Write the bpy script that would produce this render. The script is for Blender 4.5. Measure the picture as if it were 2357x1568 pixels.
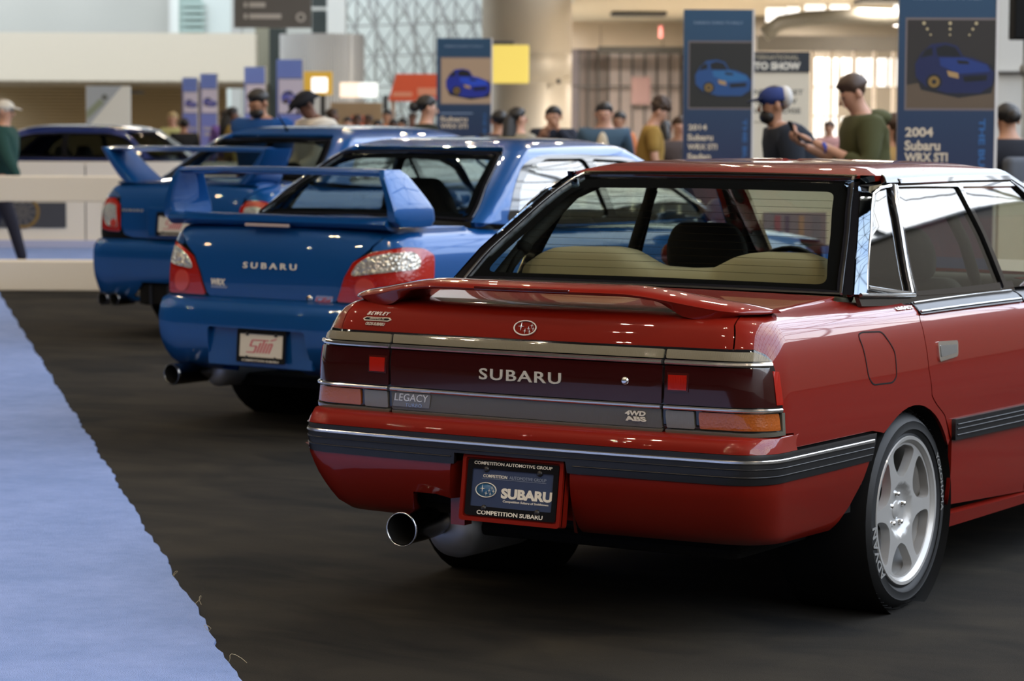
import bpy, bmesh, math, random
import numpy as np
from mathutils import Vector, Matrix
from mathutils.geometry import delaunay_2d_cdt

for _o in list(bpy.data.objects): bpy.data.objects.remove(_o)
SC=bpy.context.scene; COL=SC.collection
PI=math.pi
# ---------------------------------------------------------------- camera
FPX=6097.64
cam=bpy.data.cameras.new('camera'); camo=bpy.data.objects.new('camera',cam); COL.objects.link(camo)
cam.sensor_fit='HORIZONTAL'; cam.sensor_width=36.0; cam.lens=FPX/2357*36.0
cam.clip_start=.05; cam.clip_end=500
_yaw,_pit,_rol=.55633,-.08076,.00388
camo.matrix_world=Matrix.Translation((4.11937,-7.66879,1.5117))@Matrix.Rotation(_yaw,4,'Z')@Matrix.Rotation(PI/2+_pit,4,'X')@Matrix.Rotation(_rol,4,'Z')
cam.dof.use_dof=True; cam.dof.focus_distance=7.15; cam.dof.aperture_fstop=5.6; cam.dof.aperture_blades=0
SC.camera=camo
# ---------------------------------------------------------------- hall frame: a to the right, b away from the camera, z up
HY=.55633
def H(a,b,z=0.0):
    return (4.119+a*math.cos(HY)-b*math.sin(HY), -7.669+a*math.sin(HY)+b*math.cos(HY), z)
# ---------------------------------------------------------------- world and exposure
W=bpy.data.worlds.new('sky'); SC.world=W; W.use_nodes=True
_n=W.node_tree.nodes; _l=W.node_tree.links; _n.clear()
_out=_n.new('ShaderNodeOutputWorld'); _bg=_n.new('ShaderNodeBackground'); _tc=_n.new('ShaderNodeTexCoord')
_nz=_n.new('ShaderNodeTexNoise'); _nz.inputs['Scale'].default_value=2.2; _nz.inputs['Detail'].default_value=5
_cr=_n.new('ShaderNodeValToRGB'); _cr.color_ramp.elements[0].position=.42; _cr.color_ramp.elements[1].position=.62
_cr.color_ramp.elements[0].color=(.60,.73,.95,1); _cr.color_ramp.elements[1].color=(.95,.98,1.0,1)
_l.new(_tc.outputs['Generated'],_nz.inputs['Vector']); _l.new(_nz.outputs['Fac'],_cr.inputs['Fac']); _l.new(_cr.outputs['Color'],_bg.inputs['Color'])
_bg.inputs['Strength'].default_value=5.4; _l.new(_bg.outputs['Background'],_out.inputs['Surface'])
SC.view_settings.view_transform='Standard'; SC.view_settings.look='None'; SC.view_settings.gamma=1.0
SC.view_settings.use_curve_mapping=False; SC.view_settings.exposure=0.0
SC.cycles.max_bounces=8; SC.cycles.transparent_max_bounces=24; SC.cycles.caustics_reflective=False; SC.cycles.caustics_refractive=False
SC.cycles.use_denoising=True; SC.cycles.sample_clamp_indirect=6
# large area lights: daylight portals in the glass wall, warm lamp clusters hang from the dark ceiling (built with their housings below)
def area(name,loc,look,size,sizey,power,color,shape='RECTANGLE',portal=False):
    l=bpy.data.lights.new(name,'AREA'); l.shape=shape; l.size=size
    if shape=='RECTANGLE': l.size_y=sizey
    l.energy=power; l.color=color
    if portal: l.cycles.is_portal=True
    o=bpy.data.objects.new(name,l); COL.objects.link(o)
    o.location=loc; d=Vector(look)-Vector(loc); o.rotation_euler=d.to_track_quat('-Z','Y').to_euler()
    return o
import numpy as np

# ---------------------------------------------------------------- shell maths
def pchip(ys):
    """monotone cubic slopes on a uniform grid"""
    ys=np.asarray(ys,float); n=len(ys)
    h=np.diff(ys); m=np.zeros(n)
    for i in range(1,n-1):
        if h[i-1]*h[i]>0: m[i]=2*h[i-1]*h[i]/(h[i-1]+h[i])
    m[0]=h[0]; m[-1]=h[-1]
    return m

class Shell:
    """A body skin lofted through plan-view outlines (rails). Rail keys:
    w half width, yr rear y, yf front y, rx ry rear corner size, fx fy front corner size,
    z height, bow rear bow, fbow front bow, sb side bow, zr zf extra height at rear / front, cr crown"""
    K=('w','yr','yf','rx','ry','fx','fy','z','bow','fbow','sb','zr','zf','cr')
    def __init__(s, rails, ym=1.2, flare=None, base=None):
        full=[]; cur=dict(base or {})
        for r in rails:
            cur=dict(cur); cur.update(r); full.append(cur)
        s.A=np.array([[float(f.get(k,0)) for k in s.K] for f in full])
        s.M=np.stack([pchip(s.A[:,j]) for j in range(len(s.K))],1)
        s.n=len(full); s.ym=ym; s.flare=flare
        # arc-length domain
        kk=s.n//2
        us=np.linspace(0,5,501); P=s.uv(us,np.full(501,float(kk)))
        s.us=us; s.sl=np.concatenate([[0],np.cumsum(np.linalg.norm(np.diff(P,axis=0),axis=1))])
        vs=np.linspace(0,s.n-1,(s.n-1)*20+1); P=s.uv(np.full(len(vs),2.25),vs); Q=s.uv(np.full(len(vs),.3),vs)
        d=np.maximum(np.linalg.norm(np.diff(P,axis=0),axis=1),.5*np.linalg.norm(np.diff(Q,axis=0),axis=1))
        s.vs=vs; s.tl=np.concatenate([[0],np.cumsum(d)])
        s.S=s.sl[-1]; s.T=s.tl[-1]
    def par(s,v):
        v=np.clip(v,0,s.n-1-1e-9); i=np.floor(v).astype(int); f=(v-i)[:,None]
        a,b=s.A[i],s.A[i+1]; ma,mb=s.M[i],s.M[i+1]
        return (2*f**3-3*f**2+1)*a+(f**3-2*f**2+f)*ma+(-2*f**3+3*f**2)*b+(f**3-f**2)*mb
    def uv(s,u,v):
        u=np.atleast_1d(np.asarray(u,float)); v=np.atleast_1d(np.asarray(v,float))
        R=s.par(v); w,yr,yf,rx,ry,fx,fy,z,bow,fbow,sb,zr,zf,cr=R.T
        L=(yf-yr)/2; xa=w-rx; xf=w-fx
        W=lambda y: w-sb*((y-s.ym)/2.2)**2
        dW=lambda y:-2*sb*(y-s.ym)/2.2**2
        y0=yr+bow*(xa/w)**2; yb=yr+bow+ry; y3=yf-fbow*(xf/w)**2; yc=yf-fbow-fy
        X=np.zeros_like(u);Y=np.zeros_like(u)
        m=u<=1; t=np.clip(u,0,1); x=t*xa; X=np.where(m,x,X);Y=np.where(m,yr+bow*(x/w)**2,Y)
        def bez(t,p0,p1,p2,p3):
            return (1-t)**3*p0+3*(1-t)**2*t*p1+3*(1-t)*t*t*p2+t**3*p3
        m=(u>1)&(u<=2); t=np.clip(u-1,0,1)
        bx=bez(t,xa,xa+.56*rx,W(yb)-.56*ry*dW(yb),W(yb)); sl=2*bow*xa/w**2
        by=bez(t,y0,y0+.56*rx*sl,yb-.56*ry,yb)
        X=np.where(m,bx,X);Y=np.where(m,by,Y)
        m=(u>2)&(u<=3); t=np.clip(u-2,0,1); y=yb+(yc-yb)*t
        X=np.where(m,W(y),X);Y=np.where(m,y,Y)
        m=(u>3)&(u<=4); t=np.clip(u-3,0,1)
        bx=bez(t,W(yc),W(yc)+.56*fy*dW(yc),xf+.56*fx,xf); sf=-2*fbow*xf/w**2
        by=bez(t,yc,yc+.56*fy,y3-.56*fx*sf,y3)
        X=np.where(m,bx,X);Y=np.where(m,by,Y)
        m=u>4; t=np.clip(u-4,0,1); x=(1-t)*xf
        X=np.where(m,x,X);Y=np.where(m,yf-fbow*(x/w)**2,Y)
        ky=np.clip((Y-yr)/np.maximum(yf-yr,1e-3),0,1)
        Z=z+zr*(1-ky)**3+zf*ky**3+cr*(1-np.clip(X/w,0,1)**2)
        if s.flare is not None:
            X=X+s.flare(X,Y,Z)*(X/np.maximum(w,.01))**4
        return np.stack([X,Y,Z],-1)
    def P(s,S,T):
        S=np.atleast_1d(np.asarray(S,float)); T=np.atleast_1d(np.asarray(T,float))
        sg=np.where(S<0,-1,1); a=np.abs(S)
        u=np.interp(a,s.sl,s.us); v=np.interp(T,s.tl,s.vs)
        p=s.uv(u,v); p[:,0]*=sg
        return p
    def N(s,S,T,e=2e-3):
        S=np.atleast_1d(np.asarray(S,float)); T=np.atleast_1d(np.asarray(T,float))
        a=np.clip(S,-s.S+e,s.S-e); b=np.clip(T,e,s.T-e)
        du=s.P(a+e,b)-s.P(a-e,b); dv=s.P(a,b+e)-s.P(a,b-e)
        n=np.cross(du,dv); n/=np.maximum(np.linalg.norm(n,axis=1),1e-12)[:,None]
        return n
    def inv(s,kind,a,b,guess=None):
        """kind 'r': x,z on the rear; 's': y,z on the side; 'd': x,y on the top surfaces"""
        ix={'r':(0,2),'s':(1,2),'d':(0,1),'f':(0,2)}[kind]
        tgt=np.array([a,b],float)
        if not hasattr(s,'_tab'):
            gs=np.linspace(0,s.S,420); gt=np.linspace(0,s.T,150)
            GS,GT=np.meshgrid(gs,gt); s._tab=(GS.ravel(),GT.ravel(),s.P(GS.ravel(),GT.ravel()),s.N(GS.ravel(),GT.ravel()))
        GS,GT,PP,NN=s._tab
        sgn=1
        t2=tgt.copy()
        if kind=='s' and hasattr(s,'ds'): t2[0]+=s.ds(b)
        if kind in 'rdf' and a<0: sgn=-1; t2[0]=-a
        d=np.abs(PP[:,ix[0]]-t2[0])+np.abs(PP[:,ix[1]]-t2[1])
        nn=NN
        if kind=='r': d=d+np.where(nn[:,1]<-.12,0,5)
        if kind=='f': d=d+np.where(nn[:,1]>.12,0,5)
        if kind=='s': d=d+np.where(nn[:,0]>.12,0,5)
        if kind=='d': d=d+np.where(nn[:,2]>.1,0,5)
        order=np.argsort(d)[:60:12]; best=None
        for i in order:
            q=np.array([GS[i],GT[i]]); lam=1e-6
            p=s.P(q[0],q[1])[0]; r=p[list(ix)]-t2; c=r@r
            for it in range(30):
                if c<1e-12: break
                e=1e-4
                J=np.stack([(s.P(q[0]+e,q[1])[0]-p)[list(ix)]/e,(s.P(q[0],q[1]+e)[0]-p)[list(ix)]/e],1)
                dq=-np.linalg.solve(J.T@J+lam*np.eye(2),J.T@r)
                l=np.abs(dq).max(); dq*=min(1,.03/max(l,1e-9)); q2=q+dq
                q2[0]=np.clip(q2[0],0,s.S); q2[1]=np.clip(q2[1],0,s.T)
                p2=s.P(q2[0],q2[1])[0]; r2=p2[list(ix)]-t2; c2=r2@r2
                if c2<c: q,p,r,c=q2,p2,r2,c2; lam=max(lam/5,1e-9)
                else:
                    lam=max(lam*20,1e-5)
                    if lam>1e3: break
            if best is None or c<best[0]: best=(c,q)
            if c<1e-8: break
        q=best[1]
        return np.array([q[0]*sgn,q[1]])
    def poly(s,pts):
        """pts: (kind,a,b) -> list of (s,t)"""
        return [tuple(s.inv(*p)) if isinstance(p[0],str) else tuple(p) for p in pts]
# ---------------------------------------------------------------- body skins of the cars (metres, rear axle centre on the floor = origin)
def red_shells():
    base=dict(yf=3.45,fx=.25,fy=.22,fbow=.12,sb=.03,rx=.14,ry=.10,bow=.035,zr=0,zf=0,cr=0)
    return Shell([
        dict(w=.790,z=.205,yr=-.86),
        dict(w=.812,z=.30,yr=-.90),
        dict(w=.828,z=.45,yr=-.94),
        dict(w=.834,z=.58,yr=-.955),
        dict(w=.836,z=.64,yr=-.985),
        dict(w=.835,z=.70,yr=-.992,rx=.16,ry=.12),
        dict(w=.831,z=.77,yr=-.992),
        dict(w=.822,z=.835,yr=-.986,zf=-.06),
        dict(w=.811,z=.878,yr=-.978,zf=-.09,yf=3.42),
        dict(w=.795,z=.914,yr=-.968,zf=-.12,yf=3.38),
        dict(w=.774,z=.942,yr=-.955,zf=-.14,yf=3.32),
        dict(w=.748,z=.960,yr=-.930,zf=-.15,yf=3.2,cr=.004,rx=.14),
        dict(w=.715,z=.970,yr=-.88,zf=-.14,yf=3.0,cr=.006,rx=.12,ry=.10),
        dict(w=.695,z=.982,yr=-.56,zf=-.10,yf=2.5,cr=.008,rx=.09,ry=.08,bow=.02),
        dict(w=.690,z=.997,yr=-.20,zf=-.03,yf=1.95,cr=.008,rx=.05,ry=.05,bow=.01,fbow=.1),
    ],base=base)
def red_bumper():
    base=dict(yf=3.5,fx=.25,fy=.22,fbow=.12,sb=.03,rx=.15,ry=.12,bow=.035)
    return Shell([
        dict(w=.775,z=.300,yr=-.90),
        dict(w=.795,z=.325,yr=-.945),
        dict(w=.812,z=.37,yr=-.985),
        dict(w=.832,z=.43,yr=-1.02),
        dict(w=.846,z=.49,yr=-1.042),
        dict(w=.851,z=.54,yr=-1.048),
        dict(w=.849,z=.583,yr=-1.048),
        dict(w=.843,z=.600,yr=-1.046),
        dict(w=.839,z=.620,yr=-1.035),
        dict(w=.836,z=.631,yr=-1.015),
        dict(w=.815,z=.635,yr=-.96),
    ],base=base)
def red_cabin():
    base=dict(yf=2.17,fx=.10,fy=.04,fbow=.06,sb=.03,rx=.045,ry=.040,bow=.016,zr=.045,zf=.03,cr=0)
    sh=Shell([
        dict(w=.748,z=.952,yr=-.255),
        dict(w=.716,z=1.05,yr=-.165,yf=2.02,zr=.035),
        dict(w=.678,z=1.15,yr=-.045,yf=1.86,zr=.025,zf=.02),
        dict(w=.637,z=1.25,yr=.075,yf=1.70,zr=.015,zf=.01),
        dict(w=.604,z=1.325,yr=.185,yf=1.56,zr=.005,zf=0),
        dict(w=.588,z=1.356,yr=.235,yf=1.46,zr=-.006,fx=.08),
        dict(w=.553,z=1.376,yr=.28,yf=1.36,zr=-.012,zf=-.008),
        dict(w=.46,z=1.394,yr=.40,yf=1.18,zr=-.008,zf=-.006,fx=.06,rx=.06,bow=.015),
        dict(w=.25,z=1.402,yr=.60,yf=1.05,rx=.06,fx=.06),
        dict(w=.03,z=1.404,yr=.80,yf=.86,rx=.01,ry=.01,fx=.01,fy=.01,bow=0,fbow=0),
    ],base=base)
    sh.ds=lambda z: .03+.04*min(1,max(0,(1.36-z)/.035))
    return sh
def wagon_flare(amount,front):
    def f(X,Y,Z):
        r=np.sqrt(Y**2+(Z-.33)**2); q=np.sqrt((Y-front)**2+(Z-.33)**2)
        g=lambda d:np.exp(-((d-.36)/.12)**2)
        return amount*(g(r)+g(q))
    return f
def blue_shells():
    base=dict(yf=3.42,fx=.30,fy=.26,fbow=.16,sb=.035,rx=.26,ry=.19,bow=.05,zr=0,zf=0,cr=0)
    low=Shell([
        dict(w=.80,z=.22,yr=-.82),
        dict(w=.825,z=.33,yr=-.86),
        dict(w=.838,z=.50,yr=-.87),
        dict(w=.842,z=.62,yr=-.875),
        dict(w=.842,z=.68,yr=-.885,rx=.22,ry=.17,bow=.05),
        dict(w=.836,z=.78,yr=-.888),
        dict(w=.822,z=.87,yr=-.880,zf=-.06),
        dict(w=.802,z=.935,yr=-.868,zf=-.10,yf=3.38),
        dict(w=.782,z=.975,yr=-.855,zf=-.13,yf=3.3,rx=.20,ry=.15),
        dict(w=.755,z=1.0,yr=-.835,zf=-.14,yf=3.2,cr=.01),
        dict(w=.725,z=1.015,yr=-.79,zf=-.13,yf=3.0,cr=.015,rx=.16,ry=.12),
        dict(w=.71,z=1.028,yr=-.55,zf=-.10,yf=2.5,cr=.02,rx=.10,ry=.08,bow=.03),
        dict(w=.71,z=1.043,yr=-.17,zf=-.02,yf=1.95,cr=.02,rx=.06,ry=.05,bow=.02,fbow=.1),
    ],base=base,flare=wagon_flare(.022,2.54))
    bump=Shell([
        dict(w=.80,z=.285,yr=-.80),
        dict(w=.83,z=.31,yr=-.87),
        dict(w=.852,z=.37,yr=-.925),
        dict(w=.866,z=.45,yr=-.955),
        dict(w=.870,z=.53,yr=-.962),
        dict(w=.868,z=.60,yr=-.955),
        dict(w=.862,z=.640,yr=-.940),
        dict(w=.852,z=.660,yr=-.915),
        dict(w=.838,z=.668,yr=-.87),
    ],base=dict(base,rx=.27,ry=.20,bow=.055))
    cab=Shell([
        dict(w=.785,z=.985,yr=-.255,yf=2.1),
        dict(w=.765,z=1.07,yr=-.145,yf=1.96,zr=.04),
        dict(w=.722,z=1.18,yr=-.005,yf=1.80,zr=.03,zf=.02),
        dict(w=.672,z=1.28,yr=.135,yf=1.66,zr=.02,zf=.01),
        dict(w=.625,z=1.358,yr=.25,yf=1.52,zr=.01,zf=0),
        dict(w=.59,z=1.396,yr=.31,yf=1.44,zr=.003,fx=.08),
        dict(w=.54,z=1.424,yr=.37,yf=1.34,zr=-.004,zf=-.006),
        dict(w=.42,z=1.446,yr=.50,yf=1.2,zr=-.004,fx=.06,rx=.08,bow=.02),
        dict(w=.22,z=1.455,yr=.68,yf=1.06,rx=.06,fx=.06),
        dict(w=.03,z=1.458,yr=.78,yf=.86,rx=.01,ry=.01,fx=.01,fy=.01,bow=0,fbow=0),
    ],base=dict(base,fx=.10,fy=.09,fbow=.12,sb=.03,rx=.10,ry=.08,bow=.05,zr=.055,zf=.04))
    return low,bump,cab
def tall_shells():
    base=dict(yf=3.55,fx=.30,fy=.26,fbow=.16,sb=.035,rx=.20,ry=.16,bow=.05,zr=0,zf=0,cr=0)
    low=Shell([
        dict(w=.81,z=.22,yr=-.90),
        dict(w=.835,z=.33,yr=-.94),
        dict(w=.85,z=.50,yr=-.96),
        dict(w=.852,z=.62,yr=-.965),
        dict(w=.852,z=.70,yr=-.985),
        dict(w=.847,z=.80,yr=-.990),
        dict(w=.838,z=.90,yr=-.985,zf=-.06),
        dict(w=.818,z=.97,yr=-.975,zf=-.10,yf=3.5),
        dict(w=.792,z=1.03,yr=-.962,zf=-.14,yf=3.4),
        dict(w=.760,z=1.065,yr=-.94,zf=-.16,yf=3.3,cr=.01),
        dict(w=.73,z=1.085,yr=-.88,zf=-.16,yf=3.0,cr=.015,rx=.16,ry=.12),
        dict(w=.705,z=1.105,yr=-.60,zf=-.12,yf=2.5,cr=.02,rx=.10,ry=.08,bow=.03),
        dict(w=.70,z=1.125,yr=-.30,zf=-.04,yf=2.0,cr=.02,rx=.06,ry=.05,bow=.02,fbow=.1),
    ],base=base,flare=wagon_flare(.045,2.625))
    bump=Shell([
        dict(w=.84,z=.235,yr=-.90),
        dict(w=.862,z=.27,yr=-.96),
        dict(w=.880,z=.37,yr=-1.01),
        dict(w=.888,z=.47,yr=-1.035),
        dict(w=.888,z=.58,yr=-1.04),
        dict(w=.882,z=.655,yr=-1.03),
        dict(w=.872,z=.685,yr=-1.01),
        dict(w=.855,z=.70,yr=-.97),
    ],base=base)
    cab=Shell([
        dict(w=.79,z=1.04,yr=-.37,yf=2.32),
        dict(w=.765,z=1.12,yr=-.26,yf=2.22,zr=.05),
        dict(w=.722,z=1.22,yr=-.12,yf=2.12,zr=.04,zf=.02),
        dict(w=.676,z=1.32,yr=.02,yf=2.02,zr=.025,zf=.01),
        dict(w=.630,z=1.40,yr=.13,yf=1.92,zr=.012,zf=0),
        dict(w=.595,z=1.436,yr=.19,yf=1.86,zr=.003,fx=.08),
        dict(w=.545,z=1.466,yr=.26,yf=1.78,zr=-.004,zf=-.006),
        dict(w=.42,z=1.498,yr=.42,yf=1.62,zr=-.004,fx=.06,rx=.08,bow=.02),
        dict(w=.22,z=1.512,yr=.60,yf=1.36,rx=.06,fx=.06),
        dict(w=.03,z=1.516,yr=.84,yf=1.0,rx=.01,ry=.01,fx=.01,fy=.01,bow=0,fbow=0),
    ],base=dict(base,fx=.10,fy=.09,fbow=.12,sb=.03,rx=.10,ry=.08,bow=.05,zr=.075,zf=.05))
    return low,bump,cab
POSE_B=(-3.618,3.538,-.0886)
POSE_C=(-7.706,7.888,-.0067)
# ---------------------------------------------------------------- object helpers
def meta(o,label=None,cat=None,group=None,kind=None):
    if label: o['label']=label
    if cat: o['category']=cat
    if group: o['group']=group
    if kind: o['kind']=kind
    return o
def thing(name,label,cat,loc=(0,0,0),rz=0,group=None):
    o=bpy.data.objects.new(name,None); COL.objects.link(o); o.location=loc; o.rotation_euler=(0,0,rz); o.empty_display_size=.1
    return meta(o,label,cat,group)
def mesh_obj(name,V,F,mat,parent=None,smooth=True,normals=None,label=None):
    me=bpy.data.meshes.new(name)
    me.from_pydata([tuple(map(float,v)) for v in V],[],[tuple(map(int,f)) for f in F])
    if smooth: me.polygons.foreach_set('use_smooth',[True]*len(me.polygons))
    mats=mat if isinstance(mat,(list,tuple)) else [mat]
    for m in mats: me.materials.append(m)
    me.update()
    if normals is not None: me.normals_split_custom_set_from_vertices([tuple(map(float,n)) for n in normals])
    o=bpy.data.objects.new(name,me); COL.objects.link(o)
    if parent is not None: o.parent=parent
    if label: o['label']=label
    return o
class MB:
    def __init__(s): s.V=[]; s.F=[]
    def add(s,V,F):
        k=len(s.V); s.V+= [tuple(v) for v in V]; s.F+=[tuple(i+k for i in f) for f in F]; return s
    def box(s,x0,x1,y0,y1,z0,z1,M=None,bev=0):
        if bev>0:
            b=bev; V=[];F=[]
            bm=bmesh.new(); bmesh.ops.create_cube(bm,size=1)
            for v in bm.verts: v.co=Vector(((x0+x1)/2+v.co.x*(x1-x0),(y0+y1)/2+v.co.y*(y1-y0),(z0+z1)/2+v.co.z*(z1-z0)))
            bmesh.ops.bevel(bm,geom=bm.edges[:],offset=b,segments=2,affect='EDGES',profile=.5)
            bm.verts.index_update()
            V=[tuple(v.co) for v in bm.verts]; F=[tuple(v.index for v in f.verts) for f in bm.faces]; bm.free()
        else:
            V=[(x,y,z) for z in (z0,z1) for y in (y0,y1) for x in (x0,x1)]
            F=[(0,2,3,1),(4,5,7,6),(0,1,5,4),(2,6,7,3),(0,4,6,2),(1,3,7,5)]
        if M is not None: V=[tuple(M@Vector(v)) for v in V]
        return s.add(V,F)
    def tube(s,path,r,n=12,caps=True,sx=1,sy=1):
        P=[Vector(p) for p in path]; R=r if isinstance(r,(list,tuple)) else [r]*len(P)
        V=[];F=[]; up=None
        for i,p in enumerate(P):
            t=((P[min(i+1,len(P)-1)]-P[max(i-1,0)])).normalized()
            if up is None: up=Vector((0,0,1)) if abs(t.z)<.9 else Vector((1,0,0))
            a=t.cross(up).normalized(); b=a.cross(t).normalized(); up=b
            for k in range(n):
                q=2*PI*k/n; V.append(tuple(p+a*math.cos(q)*R[i]*sx+b*math.sin(q)*R[i]*sy))
        for i in range(len(P)-1):
            for k in range(n):
                F.append((i*n+k,i*n+(k+1)%n,(i+1)*n+(k+1)%n,(i+1)*n+k))
        if caps: F.append(tuple(range(n))[::-1]); F.append(tuple((len(P)-1)*n+k for k in range(n)))
        return s.add(V,F)
    def lathe(s,prof,n=32,M=None,close=False):
        """prof [(r,h)] turned about local z"""
        V=[];F=[];m=len(prof)
        for k in range(n):
            q=2*PI*k/n
            for r,h in prof: V.append((r*math.cos(q),r*math.sin(q),h))
        for k in range(n):
            for i in range(m-1 if not close else m):
                j=(i+1)%m; a=k*m+i;b=k*m+j;c=((k+1)%n)*m+j;d=((k+1)%n)*m+i
                F.append((a,d,c,b))
        if M is not None: V=[tuple(M@Vector(v)) for v in V]
        return s.add(V,F)
    def ellipsoid(s,c,r,n=16,m=10,M=None):
        V=[];F=[]
        for i in range(m+1):
            a=PI*i/m
            for k in range(n):
                q=2*PI*k/n; V.append((c[0]+r[0]*math.sin(a)*math.cos(q),c[1]+r[1]*math.sin(a)*math.sin(q),c[2]+r[2]*math.cos(a)))
        for i in range(m):
            for k in range(n): F.append((i*n+k,(i+1)*n+k,(i+1)*n+(k+1)%n,i*n+(k+1)%n))
        if M is not None: V=[tuple(M@Vector(v)) for v in V]
        return s.add(V,F)
    def build(s,name,mat,parent=None,smooth=False,label=None): return mesh_obj(name,s.V,s.F,mat,parent,smooth,label=label)
def flatshade(o,ang=.6):
    try:
        me=o.data; me.set_sharp_from_angle(angle=ang)
    except Exception: pass
    return o
# ---------------------------------------------------------------- polygons in a plane -> shaped skins
def densify(pts,step,closed=True):
    out=[]; n=len(pts)
    for i in range(n if closed else n-1):
        a=np.array(pts[i],float); b=np.array(pts[(i+1)%n],float); k=max(1,int(math.ceil(np.linalg.norm(b-a)/step)))
        for j in range(k): out.append(a+(b-a)*j/k)
    if not closed: out.append(np.array(pts[-1],float))
    return np.array(out)
def area2(p):
    p=np.asarray(p,float); x,y=p[:,0],p[:,1]; return .5*np.sum(x*np.roll(y,-1)-y*np.roll(x,-1))
def rounded(pts,r,seg=5):
    out=[]; n=len(pts); rr=r if isinstance(r,(list,tuple)) else [r]*n
    for i in range(n):
        p=np.array(pts[i],float); a=np.array(pts[i-1],float)-p; b=np.array(pts[(i+1)%n],float)-p
        la,lb=np.linalg.norm(a),np.linalg.norm(b)
        q=min(rr[i],la*.45,lb*.45)
        if q<1e-5 or la<1e-9 or lb<1e-9: out.append(tuple(p)); continue
        p0=p+a/la*q; p1=p+b/lb*q
        for k in range(seg+1):
            t=k/seg; out.append(tuple((1-t)**2*p0+2*t*(1-t)*p+t*t*p1))
    return out
def inset(pts,g):
    p=np.asarray(pts,float)
    if area2(p)<0: p=p[::-1]
    e=np.roll(p,-1,0)-p; L=np.linalg.norm(e,axis=1); keep=L>1e-6; p=p[keep]
    e=np.roll(p,-1,0)-p; e/=np.linalg.norm(e,axis=1)[:,None]
    n=np.stack([-e[:,1],e[:,0]],1); m=n+np.roll(n,1,0); m/=np.maximum(np.linalg.norm(m,axis=1),1e-6)[:,None]
    c=np.clip((m*n).sum(1),.5,1)[:,None]
    return p+m*g/c
def inside(poly,q):
    poly=np.asarray(poly,float); x,y=q[:,0],q[:,1]; r=np.zeros(len(q),bool); n=len(poly)
    for i in range(n):
        x0,y0=poly[i];x1,y1=poly[(i+1)%n]
        c=((y0>y)!=(y1>y))
        if y1!=y0: r^=c&(x<(x1-x0)*(y-y0)/(y1-y0)+x0)
    return r
def segdist(poly,q):
    d=np.full(len(q),1e9); n=len(poly)
    for i in range(n):
        a=poly[i];b=poly[(i+1)%n];ab=b-a;L=max((ab*ab).sum(),1e-12)
        t=np.clip(((q-a)@ab)/L,0,1); d=np.minimum(d,np.linalg.norm(q-(a+t[:,None]*ab),axis=1))
    return d
def tri_fill(poly,holes,res,edge=None):
    edge=edge or res*.6
    loops=[densify(poly,edge)]+[densify(h,edge) for h in holes]
    lo=loops[0].min(0); hi=loops[0].max(0)
    gx=np.arange(lo[0]+res*.5,hi[0],res); gy=np.arange(lo[1]+res*.5,hi[1],res)
    pts=np.zeros((0,2))
    if len(gx) and len(gy):
        A,B=np.meshgrid(gx,gy); A=A+(np.arange(len(gy))%2)[:,None]*res*.5; q=np.stack([A.ravel(),B.ravel()],1)
        k=inside(loops[0],q)
        for h in loops[1:]: k&=~inside(h,q)
        q=q[k]
        if len(q):
            d=segdist(loops[0],q)
            for h in loops[1:]: d=np.minimum(d,segdist(h,q))
            q=q[d>res*.35]
        pts=q
    V=[];E=[]
    for L in loops:
        k=len(V); V+= [tuple(p) for p in L]; E+=[(k+i,k+(i+1)%len(L)) for i in range(len(L))]
    V+= [tuple(p) for p in pts]
    r=delaunay_2d_cdt([Vector(v) for v in V],E,[],0,1e-7)
    vv=np.array([tuple(v) for v in r[0]]); ff=np.array([f for f in r[2] if len(f)==3])
    c=vv[ff].mean(1); k=inside(loops[0],c)
    for h in loops[1:]: k&=~inside(h,c)
    ff=ff[k]
    a=vv[ff]; s=(a[:,1,0]-a[:,0,0])*(a[:,2,1]-a[:,0,1])-(a[:,2,0]-a[:,0,0])*(a[:,1,1]-a[:,0,1])
    ff[s<0]=ff[s<0][:,::-1]
    return vv,ff[np.abs(s)>1e-10]
def skin(name,fn,nfn,poly,mat,parent,holes=(),res=.04,off=0.,th=.012,mirror=False,label=None,edge=None,offfn=None):
    vv,ff=tri_fill(poly,holes,res,edge)
    o_=off if offfn is None else off+offfn(vv[:,0],vv[:,1])[:,None]
    P0=fn(vv[:,0],vv[:,1]); N=nfn(vv[:,0],vv[:,1]); P=P0+N*o_
    ed={}
    for f in ff:
        for i in range(3):
            a,b=int(f[i]),int(f[(i+1)%3])
            if (b,a) in ed: del ed[(b,a)]
            else: ed[(a,b)]=1
    V=list(P); F=[tuple(f) for f in ff]; NN=list(N)
    if th>0:
        idx={}
        def g(i):
            if i not in idx:
                idx[i]=len(V); V.append(P[i]); NN.append((0,0,0)); V.append(P[i]-N[i]*th); NN.append((0,0,0))
            return idx[i]
        for a,b in ed:
            ia,ib=g(a),g(b); F.append((ib,ia,ia+1,ib+1))
    V=np.array(V); NN=np.array(NN)
    outs=[]
    def mk(V,F,NN): return mesh_obj(name,V,F,mat,parent,True,NN,label)
    outs.append(mk(V,F,NN))
    if mirror:
        V2=V.copy();V2[:,0]*=-1;N2=NN.copy();N2[:,0]*=-1
        outs.append(mk(V2,[tuple(f[::-1]) for f in F],N2))
    return outs
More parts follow.
